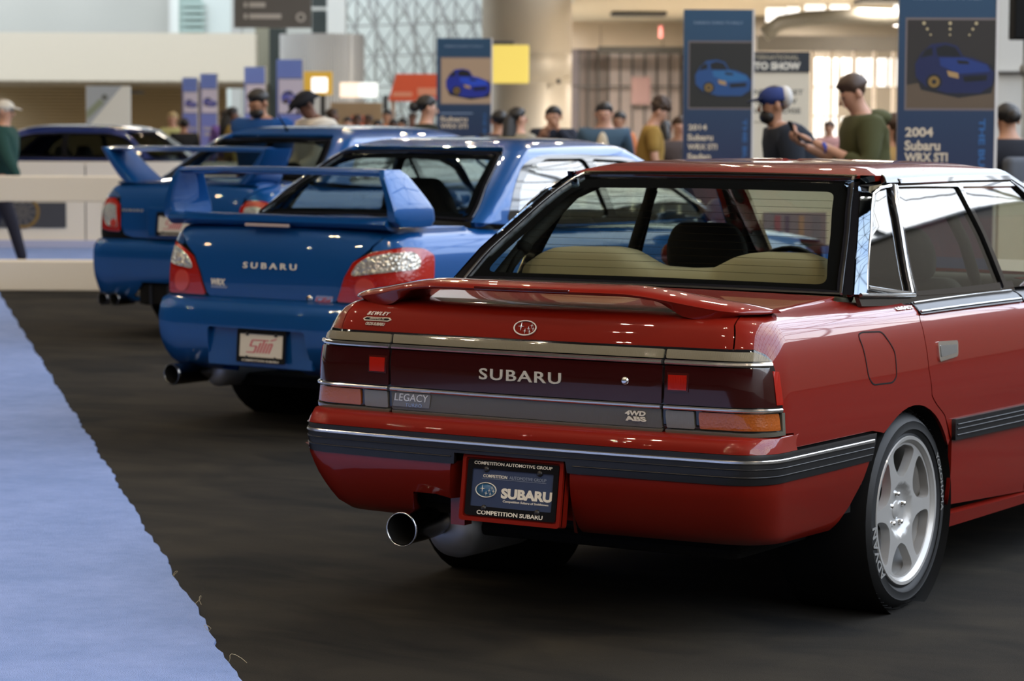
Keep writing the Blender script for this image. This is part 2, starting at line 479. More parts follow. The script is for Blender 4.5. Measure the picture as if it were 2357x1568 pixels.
def panel(name,sh,poly,mat,parent,holes=(),gap=.002,rnd=0,**k):
    """skin cut from a car shell; poly in shell or real-world coordinates"""
    p=sh.poly(poly); 
    if rnd: p=rounded(p,rnd)
    p=inset(p,gap) if gap else (p if area2(p)>0 else p[::-1])
    hs=[]
    for h in holes:
        q=sh.poly(h['pts'] if isinstance(h,dict) else h)
        if isinstance(h,dict) and h.get('rnd'): q=rounded(q,h['rnd'])
        hs.append(q)
    f=lambda s,t: sh.P(s,t)
    def nf(s,t):
        n=sh.N(s,t); n[:,0]*=np.where(s<0,-1,1); return n
    return skin(name,f,nf,p,mat,parent,holes=hs,**k)
def shell_path(sh,pts,step=.03,off=0.,closed=False):
    p=densify(sh.poly(pts),step,closed)
    n=sh.N(p[:,0],p[:,1]); n[:,0]*=np.where(p[:,0]<0,-1,1)
    return sh.P(p[:,0],p[:,1])+n*off,n
def sweep(name,path,nrm,prof,mat,parent,closed=False,mirror=False,smooth=True,label=None,taper=None):
    """prof [(across,out)] closed profile swept along path; out follows nrm"""
    P=np.asarray(path); Nn=np.asarray(nrm); n=len(P); m=len(prof); V=[]
    for i in range(n):
        a=P[(i+1)%n if closed else min(i+1,n-1)]; b=P[i-1 if (closed or i>0) else 0]
        t=a-b; t/=max(np.linalg.norm(t),1e-9); nn=Nn[i]-t*(Nn[i]@t); nn/=max(np.linalg.norm(nn),1e-9); ac=np.cross(nn,t)
        k=1 if taper is None else taper(i/(n-1))
        for x,y in prof: V.append(P[i]+ac*x*k+nn*y*k)
    F=[]
    for i in range(n if closed else n-1):
        j=(i+1)%n
        for q in range(m): F.append((i*m+q,i*m+(q+1)%m,j*m+(q+1)%m,j*m+q))
    if not closed: F.append(tuple(range(m))[::-1]); F.append(tuple((n-1)*m+q for q in range(m)))
    V=np.array(V)
    # outward orientation check
    c=np.array(prof).mean(0)
    outs=[flatshade(mesh_obj(name,V,F if area2(prof)>0 else [f[::-1] for f in F],mat,parent,smooth,label=label),.7)]
    if mirror:
        V2=V.copy();V2[:,0]*=-1; outs.append(flatshade(mesh_obj(name,V2,[f[::-1] for f in (F if area2(prof)>0 else [f[::-1] for f in F])],mat,parent,smooth,label=label),.7))
    return outs
def trim(name,sh,pts,w,h,mat,parent,off=0.,step=.03,bev=.3,**k):
    P,n=shell_path(sh,pts,step,off,k.get('closed',False))
    b=min(w,h)*bev
    prof=[(-w/2,-.003),(w/2,-.003),(w/2,h-b),(w/2-b,h),(-w/2+b,h),(-w/2,h-b)]
    return sweep(name,P,n,prof,mat,parent,**k)
# ---------------------------------------------------------------- lettering
_txt={}
def glyphs(body,size=1,bold=0.,ext=.0,align='CENTER',shear=0,space=1):
    key=(body,bold,ext/size,align,shear,space)
    if key not in _txt:
        c=bpy.data.curves.new('lettering','FONT'); c.body=body; c.size=1; c.offset=bold; c.extrude=ext/size/2; c.align_x=align; c.align_y='CENTER'; c.shear=shear; c.space_character=space
        c.resolution_u=3
        o=bpy.data.objects.new('tmp',c); COL.objects.link(o); dg=bpy.context.evaluated_depsgraph_get(); dg.update()
        me=bpy.data.meshes.new_from_object(o.evaluated_get(dg)); V=np.array([v.co[:] for v in me.vertices]).reshape(-1,3); F=[tuple(p.vertices) for p in me.polygons]
        bpy.data.meshes.remove(me); bpy.data.objects.remove(o); bpy.data.curves.remove(c)
        _txt[key]=(V,F)
    V,F=_txt[key]; return V*size,F
def fit_text(body,w,h,bold=0.,ext=.002,shear=0,space=1,size=None):
    V,F=glyphs(body,1,bold,ext,'CENTER',shear,space); V=V.copy()
    lo=V.min(0);hi=V.max(0); c=(lo+hi)/2
    V[:,0]=(V[:,0]-c[0])*w/(hi[0]-lo[0]); V[:,1]=(V[:,1]-c[1])*h/(hi[1]-lo[1])
    z=V[:,2]-lo[2]; V[:,2]=z/max(z.max(),1e-9)*ext if z.max()>0 else z
    return V,F
def on_shell(sh,s0,t0,V,off=.001,rot=0):
    c,s=math.cos(rot),math.sin(rot); x=V[:,0]*c-V[:,1]*s; y=V[:,0]*s+V[:,1]*c
    S=s0+x;T=t0+y; n=sh.N(S,T); n[:,0]*=np.where(S<0,-1,1)
    return sh.P(S,T)+n*(V[:,2]+off)[:,None]
def lettering(sh,body,at,w,h,mat,parent,bold=0,ext=.002,off=.001,shear=0,space=1,name='lettering',rot=0):
    V,F=fit_text(body,w,h,bold,ext,shear,space); s0,t0=sh.inv(*at)
    return mesh_obj(name,on_shell(sh,s0,t0,V,off,rot),F,mat,parent,False)
def plane_letters(body,w,h,M,mat,parent,bold=0,ext=.001,shear=0,space=1,name='lettering'):
    V,F=fit_text(body,w,h,bold,ext,shear,space)
    return mesh_obj(name,[tuple(M@Vector(v)) for v in V],F,mat,parent,False)
def star4(cx,cy,r,k=.16,z=.002):
    V=[(cx,cy,z)]
    for i in range(8):
        a=i*PI/4+PI/2; q=r*(1.25 if i%4==0 else 1) if i%2==0 else r*k
        V.append((cx+q*math.cos(a),cy+q*math.sin(a),.0003))
    return V,[(0,1+i,1+(i+1)%8) for i in range(8)]
def emblem_parts(w,h,ring=.08):
    """oval ring and six stars (one large, five small)"""
    V=[];F=[]; n=48
    for k in range(n):
        a=2*PI*k/n
        for r,z in ((1,0),(1-ring*.25,.0025),(1-ring*.8,.0025),(1-ring,0)):
            V.append((w/2*r*math.cos(a),h/2*(r if r==1 else 1-(1-r)*w/h)*math.sin(a),z))
    for k in range(n):
        for i in range(3): F.append((k*4+i,((k+1)%n)*4+i,((k+1)%n)*4+i+1,k*4+i+1))
    for cx,cy,r in ((-.36,.16,.30),(.56,.30,.19),(.30,-.08,.19),(.70,-.10,.17),(.02,-.42,.19),(.42,-.50,.19)):
        v,f=star4(cx*w/2,cy*h/2,r*w/2*.95,.2); k=len(V); V+=v; F+=[tuple(i+k for i in q) for q in f]
    return np.array(V),F
# ---------------------------------------------------------------- materials
_M={}
def mat(name,color,rough=.5,metal=0.,coat=0.,emit=None,es=0.,spec=.5,alpha=1,trans=0.):
    if name in _M: return _M[name]
    m=bpy.data.materials.new(name); m.use_nodes=True; b=m.node_tree.nodes['Principled BSDF']
    b.inputs['Base Color'].default_value=(*color,1); b.inputs['Roughness'].default_value=rough; b.inputs['Metallic'].default_value=metal
    b.inputs['Coat Weight'].default_value=coat; b.inputs['Coat Roughness'].default_value=.015; b.inputs['Specular IOR Level'].default_value=spec
    if emit: b.inputs['Emission Color'].default_value=(*emit,1); b.inputs['Emission Strength'].default_value=es
    _M[name]=m; return m
def nodes(m): return m.node_tree.nodes,m.node_tree.links,m.node_tree.nodes['Principled BSDF']
def bump_noise(m,scale,strength,dist=.002,detail=3,coord='Object',vor=False,stretch=None):
    n,l,b=nodes(m); tc=n.new('ShaderNodeTexCoord'); t=n.new('ShaderNodeTexVoronoi' if vor else 'ShaderNodeTexNoise'); t.inputs['Scale'].default_value=scale
    if not vor: t.inputs['Detail'].default_value=detail
    src=tc.outputs[coord]
    if stretch:
        mp=n.new('ShaderNodeMapping'); mp.inputs['Scale'].default_value=stretch; l.new(src,mp.inputs['Vector']); src=mp.outputs['Vector']
    bp=n.new('ShaderNodeBump'); bp.inputs['Strength'].default_value=strength; bp.inputs['Distance'].default_value=dist
    l.new(src,t.inputs['Vector']); l.new(t.outputs['Distance' if vor else 'Fac'],bp.inputs['Height']); l.new(bp.outputs['Normal'],b.inputs['Normal']); return m
def ribbed(m,scale,strength=.6,dist=.001,direction='X'):
    n,l,b=nodes(m); tc=n.new('ShaderNodeTexCoord'); t=n.new('ShaderNodeTexWave'); t.wave_type='BANDS'; t.bands_direction=direction; t.inputs['Scale'].default_value=scale
    bp=n.new('ShaderNodeBump'); bp.inputs['Strength'].default_value=strength; bp.inputs['Distance'].default_value=dist
    l.new(tc.outputs['Object'],t.inputs['Vector']); l.new(t.outputs['Fac'],bp.inputs['Height']); l.new(bp.outputs['Normal'],b.inputs['Normal']); return m
def vary(m,c0,c1,scale,detail=4,stretch=None,pos=(.35,.65),coord='Object',rough=.6):
    n,l,b=nodes(m); tc=n.new('ShaderNodeTexCoord'); t=n.new('ShaderNodeTexNoise'); t.inputs['Scale'].default_value=scale; t.inputs['Detail'].default_value=detail; t.inputs['Roughness'].default_value=rough
    r=n.new('ShaderNodeValToRGB'); r.color_ramp.elements[0].color=(*c0,1); r.color_ramp.elements[1].color=(*c1,1); r.color_ramp.elements[0].position,r.color_ramp.elements[1].position=pos
    src=tc.outputs[coord]
    if stretch:
        mp=n.new('ShaderNodeMapping'); mp.inputs['Scale'].default_value=stretch; l.new(src,mp.inputs['Vector']); src=mp.outputs['Vector']
    l.new(src,t.inputs['Vector']); l.new(t.outputs['Fac'],r.inputs['Fac']); l.new(r.outputs['Color'],b.inputs['Base Color']); return m
def glass(name,tint=(.8,.85,.82),refl=.09,rough=0.):
    if name in _M: return _M[name]
    m=bpy.data.materials.new(name); m.use_nodes=True; n,l=m.node_tree.nodes,m.node_tree.links; n.clear()
    o=n.new('ShaderNodeOutputMaterial'); mx=n.new('ShaderNodeMixShader'); tr=n.new('ShaderNodeBsdfTransparent'); gl=n.new('ShaderNodeBsdfGlossy')
    g=n.new('ShaderNodeNewGeometry'); d=n.new('ShaderNodeVectorMath'); d.operation='DOT_PRODUCT'
    l.new(g.outputs['Normal'],d.inputs[0]); l.new(g.outputs['Incoming'],d.inputs[1])
    def mth(op,a,b):
        q=n.new('ShaderNodeMath'); q.operation=op; q.use_clamp=(op!='ABSOLUTE')
        l.new(a,q.inputs[0]) if not isinstance(a,(int,float)) else setattr(q.inputs[0],'default_value',a)
        if b is not None: (l.new(b,q.inputs[1]) if not isinstance(b,(int,float)) else setattr(q.inputs[1],'default_value',b))
        return q.outputs[0]
    a=mth('ABSOLUTE',d.outputs['Value'],None); f=mth('POWER',mth('SUBTRACT',1.0,a),5.0)
    f0=refl; fac=mth('ADD',mth('MULTIPLY',f,1-f0),f0)      # both faces of a pane reflect
    tr.inputs['Color'].default_value=(*tint,1); gl.inputs['Roughness'].default_value=rough; gl.inputs['Color'].default_value=(1,1,1,1)
    l.new(fac,mx.inputs[0]); l.new(tr.outputs[0],mx.inputs[1]); l.new(gl.outputs[0],mx.inputs[2]); l.new(mx.outputs[0],o.inputs[0])
    _M[name]=m; return m
RED=mat('red car paint',(.185,.0085,.0035),.4,0,1.0,spec=.12)
bump_noise(RED,9,.012,.01,1)
BLUE=mat('blue car paint',(.003,.070,.25),.35,.25,1.0,spec=.2)
DBLUE=mat('dark blue car paint',(.006,.025,.16),.35,.3,1.0)
BLACK=mat('black plastic',(.012,.012,.013),.35)
MATTE=mat('matte black',(.006,.006,.006),.8,spec=.2)
GLOSSBLK=mat('gloss black trim',(.01,.01,.012),.06,0,1.0)
CHROME=mat('chrome',(.90,.89,.87),.16,.95)
SATIN=mat('satin silver trim',(.55,.55,.54),.22,1.)
PILLAR=mat('polished pillar cover',(.10,.135,.18),.05,1.)
RUBBER=mat('tyre rubber',(.009,.0095,.010),.62); bump_noise(RUBBER,60,.1,.001)
RIM=mat('silver wheel paint',(.46,.45,.43),.35,.35,.6)
DARKRIM=mat('dark inner wheel',(.09,.085,.08),.5,.6)
BRAKE=mat('brake disc steel',(.25,.24,.23),.35,1.)
BEIGE=mat('beige seat fabric',(.40,.36,.26),.85); bump_noise(BEIGE,120,.2,.001)
CHAR=mat('charcoal seat fabric',(.035,.035,.038),.9)
CABIN=mat('dark cabin lining',(.02,.02,.02),.85)
SMOKE=mat('smoked red lens',(.030,.004,.004),.08,0,.6)
REDL=mat('red reflector lens',(.36,.010,.004),.15,0,1.0); ribbed(REDL,60,.4)
AMBER=mat('amber lens',(.36,.085,.010),.12,0,1.0); bump_noise(AMBER,140,.8,.001,1,vor=True)
CLEAR=mat('smoked clear lens',(.17,.16,.13),.15,0,1.0); ribbed(CLEAR,110,.5)
RIBG=mat('ribbed grey lens',(.115,.105,.08),.22,0,.8); ribbed(RIBG,150,.8)
RIBT=mat('ribbed tan lens',(.22,.19,.12),.22,0,.8); ribbed(RIBT,120,.8)
EMBL=mat('bright emblem metal',(.78,.76,.70),.32,.5)
SILVERL=mat('silver lettering',(.62,.58,.48),.35,.35)
WHITEP=mat('white print',(.72,.68,.58),.5)
GLASSR=glass('car glass',(.72,.75,.66),.09)
GLASSS=glass('side glass',(.60,.62,.54),.13)
TINT=glass('tinted glass',(.30,.33,.30),.09)
TYREP=mat('grey tyre print',(.22,.22,.21),.6)
# ================================================================ SETTING
def slab(name,a0,a1,b0,b1,z0,z1,m,bev=0,kind='structure'):
    mb=MB()
    V=[H(a,b,z) for z in (z0,z1) for b in (b0,b1) for a in (a0,a1)]
    mb.add(V,[(0,2,3,1),(4,5,7,6),(0,1,5,4),(2,6,7,3),(0,4,6,2),(1,3,7,5)])
    o=mb.build(name,m); 
    if kind: o['kind']=kind
    return o
CARPET=mat('black carpet',(.012,.012,.011),.95,spec=.15)
def _carpet():
    n,l,b=nodes(CARPET); tc=n.new('ShaderNodeTexCoord')
    def noise(sc,det,st=None,rough=.6,dist=0):
        t=n.new('ShaderNodeTexNoise'); t.inputs['Scale'].default_value=sc; t.inputs['Detail'].default_value=det; t.inputs['Roughness'].default_value=rough; t.inputs['Distortion'].default_value=dist
        if st:
            mp=n.new('ShaderNodeMapping'); mp.inputs['Scale'].default_value=st; mp.inputs['Rotation'].default_value=(0,0,.5); l.new(tc.outputs['Object'],mp.inputs['Vector']); l.new(mp.outputs['Vector'],t.inputs['Vector'])
        else: l.new(tc.outputs['Object'],t.inputs['Vector'])
        return t
    # brushed pile patches: voronoi cells give the straight-edged footprints and vacuum strokes
    big=noise(1.1,3,(1.0,2.4,1),dist=1.2); vo=n.new('ShaderNodeTexVoronoi'); vo.inputs['Scale'].default_value=1.5; vo.feature='SMOOTH_F1'; vo.inputs['Smoothness'].default_value=.35; mp=n.new('ShaderNodeMapping'); mp.inputs['Scale'].default_value=(1,1.7,1); mp.inputs['Rotation'].default_value=(0,0,.55)
    l.new(tc.outputs['Object'],mp.inputs['Vector']); l.new(mp.outputs['Vector'],vo.inputs['Vector'])
    sp=n.new('ShaderNodeSeparateColor'); l.new(vo.outputs['Color'],sp.inputs[0])
    fine=noise(260,2)
    m1=n.new('ShaderNodeMath'); m1.operation='MULTIPLY'; l.new(sp.outputs[0],m1.inputs[0]); m1.inputs[1].default_value=.26
    m2=n.new('ShaderNodeMath'); m2.operation='MULTIPLY_ADD'; l.new(big.outputs['Fac'],m2.inputs[0]); m2.inputs[1].default_value=.85; l.new(m1.outputs[0],m2.inputs[2])
    m3=n.new('ShaderNodeMath'); m3.operation='MULTIPLY_ADD'; l.new(fine.outputs['Fac'],m3.inputs[0]); m3.inputs[1].default_value=.35; l.new(m2.outputs[0],m3.inputs[2])
    r=n.new('ShaderNodeValToRGB'); e=r.color_ramp.elements; e[0].position=.50; e[1].position=1.0; e[0].color=(.006,.006,.006,1); e[1].color=(.031,.027,.0195,1)
    l.new(m3.outputs[0],r.inputs['Fac']); l.new(r.outputs['Color'],b.inputs['Base Color'])
    bp=n.new('ShaderNodeBump'); bp.inputs['Strength'].default_value=.6; bp.inputs['Distance'].default_value=.004; l.new(fine.outputs['Fac'],bp.inputs['Height']); l.new(bp.outputs['Normal'],b.inputs['Normal'])
_carpet()
BCARPET=mat('light blue carpet',(.21,.30,.60),.95,spec=.15); vary(BCARPET,(.195,.285,.54),(.275,.37,.67),1.6,6,pos=(.35,.7),rough=.8); bump_noise(BCARPET,240,.9,.006,2)
WALLW=mat('cream wall panel',(.80,.73,.60),.6)
BOUNCE=mat('pale bounce floor',(.42,.38,.31),.5)
GREYW=mat('grey wall panel',(.30,.30,.28),.6); vary(GREYW,(.27,.27,.235),(.36,.355,.31),.12,2)
DARKC=mat('dark ceiling',(.022,.019,.015),.9)
HOUSE=mat('lamp housing',(.05,.05,.05),.6)
slab('floor',-60,45,-30,110,-.20,0.0,CARPET)
# hall shell: dark lamp ceiling over the left, glass roof and glass wall on the right
slab('ceiling',-60,4.4,-30,62,9.0,9.5,DARKC)
slab('ceiling',4.4,24,60,110,14,14.4,DARKC); pass
slab('trim_80',-30,23,44,110,.0,.01,BOUNCE)  # pale lobby floor, added to bounce light up on to the soffit
slab('wall_left',-60.4,-60,-30,110,0,14,GREYW)
slab('wall_back',-60,45,-30.4,-30,0,14,mat('pale back wall',(.55,.52,.47),.6))
slab('wall_front',-60,45,110,110.4,0,30,GREYW)
slab('wall_right',24,24.4,-30,110,0,9.0,mat('beige hall wall',(.30,.25,.19),.7))
STEEL=mat('white steel tube',(.55,.55,.55),.5)
# space frame of the glass wall (x = a) and the roof
def lattice(name,org,du,dv,nu,nv,r=.09):
    mb=MB(); o=Vector(org)
    P=lambda i,j: o+Vector(du)*i+Vector(dv)*j
    for i in range(nu+1):
        mb.tube([H(*P(i,0)),H(*P(i,nv))],r,5)
    for j in range(nv+1):
        mb.tube([H(*P(0,j)),H(*P(nu,j))],r,5)
    for i in range(nu):
        for j in range(nv):
            if (i+j)%2==0: mb.tube([H(*P(i,j)),H(*P(i+1,j+1))],r*.6,4)
            else: mb.tube([H(*P(i+1,j)),H(*P(i,j+1))],r*.6,4)
    ob=mb.build(name,STEEL,smooth=True); ob['kind']='structure'; return ob
lattice('window_1',(24,-30,9.0),(0,3,0),(0,0,3.2),30,2)
slab('wall_right_far',24,24.4,60,110,4.6,15,DARKC); pass
lattice('window_2',(24,-30,15.4),(0,3,0),(-2.8,0,.8),30,7)
slab('wall_right_roof_end',4.0,4.4,-30,110,9,21.2,DARKC)
area('daylight_portal',H(24.3,15,12.2),H(0,15,12.2),90,6.4,1,(1,1,1),portal=True)
area('daylight_portal',H(14.2,15,21.4),H(14.2,15,0),20.4,90,1,(1,1,1),portal=True)
# ceiling spot clusters
LAMPS=[(a,b) for b in (-15,-9,-3.5,1.5,6.5,12,18,25,33,43) for a in (-25,-18,-11.5,-6.5,-2,2.8) if (a,b)!=(-2,12)]
random.seed(4)
def spot_cluster(a,b):
    t=thing('ceiling_spotlight','pair of warm white spotlights under the dark ceiling','lamp',H(a,b,8.98),HY,'ceiling spotlights over the cars')
    for k in (-1,1):
        m=MB().lathe([(0,0),(.08,0),(.10,-.05),(.10,-.30),(.085,-.30),(.075,-.06),(0,-.06)],20,Matrix.Translation((k*.22,0,0)))
        m.build('housing',HOUSE,t,True)
        l=bpy.data.lights.new('spotlight','AREA'); l.shape='DISK'; l.size=.10; l.energy=LAMP_W; l.color=(1.,.80,.58)
        o=bpy.data.objects.new('bulb',l); COL.objects.link(o); o.parent=t; o.location=(k*.22,0,-.32)
LAMP_W=46
for a,b in LAMPS: spot_cluster(a+random.uniform(-.8,.8),b+random.uniform(-.8,.8))

def add_fill_panel(label,a,b,z,w,p,c):  # out-of-view fill light, added to brighten the far hall
    t=thing('fill_panel',label,'lamp',H(a,b,z),HY,'square ceiling lights of the far hall')
    MB().box(-w/2-.05,w/2+.05,-w/2-.05,w/2+.05,.0,.08).build('frame',HOUSE,t)
    l=bpy.data.lights.new('fill_light','AREA'); l.size=w; l.energy=p; l.color=c; o=bpy.data.objects.new('diffuser',l); COL.objects.link(o); o.parent=t; o.location=(0,0,-.01)
for a,b in ((5,54),(8,57),(12,54),(3,64),(7,64),(13,61)): add_fill_panel('square warm ceiling light under the lobby soffit',a,b,4.16,1.2,580,(1,.88,.76))  # lobby fill, added to warm and brighten the background
for a,b in ((-14,62),(-8,64),(-3,60),(-12,80.5),(-6,80.5)): add_fill_panel('square ceiling light over the far balcony',a,b,8.9 if b<70 else 2.45,1.4,140 if b<70 else 230,(1,.90,.76))  # balcony fill, added to lift its front and the dark recess below
# ================================================================ RED SALOON (origin of the world = its rear axle on the floor)
def arc_pts(cy,cz,r,a0,a1,n=14): return [('s',cy+r*math.cos(math.radians(a0+(a1-a0)*k/n)),cz+r*math.sin(math.radians(a0+(a1-a0)*k/n))) for k in range(n+1)]
def rim_fill(fn_poly): pass
def wheel(parent,x,y,R,rr,wd,side,spokes=6,rimmat=None,detail=True,style='round',name='wheel',camber=0):
    """axis along x; side=+1 outer face towards +x. R tyre radius, rr rim radius, wd width"""
    rimmat=rimmat or RIM
    w=bpy.data.objects.new(name,None); COL.objects.link(w); w.parent=parent; w.location=(x,y,R)
    M=Matrix.Rotation(PI/2*side,4,'Y')              # local z -> outward
    Mf=M
    h=wd/2
    pr=[(rr-.004,h-.006),(rr+.006,h-.001),(rr+.012,h-.004),(rr+.020,h+.004),(rr+.03,h+.007),(R-.055,h+.010),(R-.035,h+.006),(R-.030,h+.008),(R-.018,h-.004),(R-.006,h-.022),(R-.001,h-.045)]
    for g in (.055,.018,-.018,-.055):
        pr+=[(R,g+.006),(R-.008,g+.004),(R-.008,g-.004),(R,g-.006)]
    pr+=[(R-.001,-h+.045),(R-.006,-h+.022),(R-.02,-h+.004),(R-.06,-h-.008),(rr+.02,-h-.004),(rr-.004,-h+.006)]
    t=MB().lathe(pr,72 if detail else 40,Mf).build('tyre',RUBBER,w,True); flatshade(t,.75)
    if detail:   # sipes and lettering on the tyre
        mb=MB()
        for k in range(60):
            q=2*PI*k/60
            pts=[]
            for u in range(5):
                zz=h-.052+u*.011; a=q+.035*u; rad=R+.0004-(.004 if u>3 else 0)
                pts.append(M@Vector((rad*math.cos(a),rad*math.sin(a),zz)))
            mb.tube(pts,.0016,4)
            pts=[M@Vector((((R+.0004)*math.cos(q+.05-.03*u)),((R+.0004)*math.sin(q+.05-.03*u)),.02+u*.009)) for u in range(3)]
            mb.tube(pts,.0013,4)
        mb.build('tread_groove',MATTE,w)['kind']='stuff'
        def ring_text(body,rad,hh,ang,sp,mt,bold):
            V,F=fit_text(body,sp,hh,bold,.0012,0,1.1)
            out=[]
            for vx,vy,vz in V:
                a=ang-vx/rad; q=rad+vy
                out.append(M@Vector((q*math.cos(a),q*math.sin(a),h+.0095+vz)))
            mesh_obj('lettering',out,F,mt,w,False)
        def up(deg): # angle measured from up, clockwise seen from outside -> local polar angle
            return deg
        A=PI if side>0 else 0
        ring_text('ADVAN',R-.047,.030,A+side*0+math.radians(115),.19,TYREP,.02)
        ring_text('YOKOHAMA',R-.047,.018,A-math.radians(75),.20,TYREP,.01)
    # rim: barrel and flange
    pf=[(rr,h-.004),(rr+.004,h-.001),(rr+.002,h+.003),(rr-.008,h+.002),(rr-.014,h-.006),(rr-.020,h-.012),(rr-.024,h-.10),(rr-.03,-h+.02),(rr,-h+.004)]
    flatshade(MB().lathe(pf,64 if detail else 36,Mf).build('rim',rimmat,w,True),.8)
    # spoked face
    ri=rr-.019; n=spokes; holes=[]
    hub=.075 if style=='round' else .06
    for k in range(n):
        a=2*PI*(k+.5)/n+ (PI/2); P=[]
        if style=='round':
            dr=[(.104,0),(.110,.16),(.122,.29),(.15,.385),(.18,.425),(ri-.012,.41),(ri-.006,.30),(ri-.004,0),(ri-.006,-.30),(ri-.012,-.41),(.18,-.425),(.15,-.385),(.122,-.29),(.110,-.16)]
        else:
            hw=PI/n*.62; dr=[(.075,0),(.085,hw*.6),(ri-.02,hw*1.1),(ri-.005,hw),(ri-.004,0),(ri-.005,-hw),(ri-.02,-hw*1.1),(.085,-hw*.6)]
        P=[(r*math.cos(a+q),r*math.sin(a+q)) for r,q in dr]
        holes.append(rounded(P,.014,4))
    out=[(ri*math.cos(2*PI*k/64),ri*math.sin(2*PI*k/64)) for k in range(64)]
    dish=np.array([[0,0],[.045,0],[.058,0],[.066,0],[.086,0],[.16,0],[ri-.03,0],[ri,0]])
    def zf(x,y):
        r=np.hypot(x,y); return h-np.interp(r,dish[:,0],[.036,.036,.036,.033,.017,.015,.013,.011])
    Mn=np.array(M.to_3x3())
    def fn(x,y): return np.stack([x,y,zf(x,y)],1)@Mn.T
    def nf(x,y):
        e=2e-3; gx=(zf(x+e,y)-zf(x-e,y))/(2*e); gy=(zf(x,y+e)-zf(x,y-e))/(2*e); nn=np.stack([-gx,-gy,np.ones_like(gx)],1); nn/=np.linalg.norm(nn,axis=1)[:,None]; return nn@Mn.T
    skin('spokes',fn,nf,out,rimmat,w,holes=holes,res=.011 if detail else .03,th=.030,edge=.008 if detail else .02)
    # dark disc and brake behind
    MB().lathe([(.07,h-.085),(.155,h-.085),(.155,h-.105),(.07,h-.105)],40,Mf).build('brake_disc',BRAKE,w,True)
    MB().lathe([(0,h-.06),(.06,h-.06),(.07,h-.11),(rr-.035,h-.125),(rr-.035,h-.13),(0,h-.13)],40,Mf).build('backing_plate',MATTE,w,True)
    if detail:
        mb=MB(); 
        V=[];
        mb.box(.105,.165,-.075,.045,h-.115,h-.07,M@Matrix.Rotation(4.6,4,'Z'),.008); mb.build('brake_caliper',mat('red brake caliper',(.45,.02,.01),.35),w,True)
        for k in range(5):
            a=2*PI*k/5+PI/2+.3; c=(.050*math.cos(a),.050*math.sin(a))
            m=MB().lathe([(.0,.020),(.006,.018),(.0085,.014),(.0085,.006),(.011,.004),(.011,0)],12,M@Matrix.Translation((c[0],c[1],h-.042))); m.build('lug_nut',CHROME,w,True)
        MB().lathe([(0,.006),(.026,.005),(.030,.002),(.030,-.006)],28,M@Matrix.Translation((0,0,h-.038))).build('centre_cap',rimmat,w,True)
    return w

def ell(*a): return thing(*a)
red=thing('sedan','glossy red four-door saloon with smoked full-width tail lamps, nearest car on the black carpet','car',(0,0,0))
LOW=red_shells(); BMP=red_bumper(); CAB=red_cabin()
def full_under(sh,parent,m,off,t0,t1,arches,R,name='inner_body',s1=None,res=.08):
    """dark inner skin just under the panels, open at the wheels"""
    S1=s1 or sh.S; V=[];F=[]
    ns=int(2*S1/res); nt=max(3,int((t1-t0)/res)); ss=np.linspace(-S1,S1,ns+1); tt=np.linspace(t0,t1,nt+1)
    A,B=np.meshgrid(ss,tt); P=sh.P(A.ravel(),B.ravel()); N=sh.N(A.ravel(),B.ravel()); N[:,0]*=np.where(A.ravel()<0,-1,1); P=P-N*off
    for j in range(nt):
        for i in range(ns):
            q=(j*(ns+1)+i,j*(ns+1)+i+1,(j+1)*(ns+1)+i+1,(j+1)*(ns+1)+i); c=P[list(q)].mean(0)
            if abs(c[0])>.55 and any((c[1]-a)**2+(c[2]-.31)**2<(R+.03)**2 for a in arches): continue
            F.append(q)
    return mesh_obj(name,P,F,m,parent,True)
T_of=lambda sh,v: float(np.interp(v,sh.vs,sh.tl))
full_under(LOW,red,MATTE,.014,T_of(LOW,1.35),T_of(LOW,11),(.015,2.58),.334)
# wheel wells
for yy in (.015,2.58):
    for sd in (-1,1):
        MB().lathe([(.335,0),(.335,-.30),(0,-.30)],40,Matrix.Translation((sd*.818,yy,.308))@Matrix.Rotation(PI/2*sd,4,'Y')).build('wheel_well',MATTE,red,True)
MB().box(-.62,.62,-.78,3.2,.24,.29,bev=.02).build('underbody',MATTE,red)
MB().box(-.66,.66,-.88,-.80,.32,.60).build('rear_crash_beam',MATTE,red)
# --- painted panels
lidR=[('r',.684,.877),('r',.676,.933),('r',.667,.958),('d',.656,-.80),('d',.661,-.591),('d',.670,-.245)]
lid=[(k,-a if k!='s' else a,b) for k,a,b in lidR]+[]
lid_poly=[('r',-.684,.877),('r',-.4,.877),('r',0,.877),('r',.4,.877)]+lidR+[('d',0,-.270)]+[(k,-a,b) for k,a,b in lidR[::-1]][:-1]
panel('trunk_lid',LOW,lid_poly,RED,red,res=.035,gap=.0025)
arch_door=[('s',.259,.599),('s',.21,.70),('s',.151,.70)]
door_rear_edge=[('s',.165,.950),('s',.130,.90),('s',.124,.85),('s',.131,.749),('s',.151,.664),('s',.195,.628),('s',.259,.590),('s',.310,.520),('s',.325,.505),('s',.338,.40),('s',.345,.285)]
quarter=lidR[::-1]+[('r',.74,.877),('s',-.908,.862),('s',-.896,.846),('s',-.881,.762),('s',-.874,.636),('s',-.815,.634),('s',-.805,.590),('s',-.60,.590),('s',-.285,.590)]+[('s',-.20,.575),('s',-.165,.592)]+arc_pts(.015,.308,.334,119,32,12)[1:]+[('s',.312,.505)]+[(k,a-.0,b) for k,a,b in door_rear_edge[::-1][4:]]+[('s',.10,.953),('d',.72,.10),('d',.70,-.15),('d',.688,-.235)]
panel('quarter_panel',LOW,quarter,RED,red,mirror=True,res=.035,gap=.0022)
panel('rear_door',LOW,door_rear_edge+[('s',1.035,.250),('s',1.02,.6),('s',1.035,.945)],RED,red,mirror=True,res=.05,gap=.003)
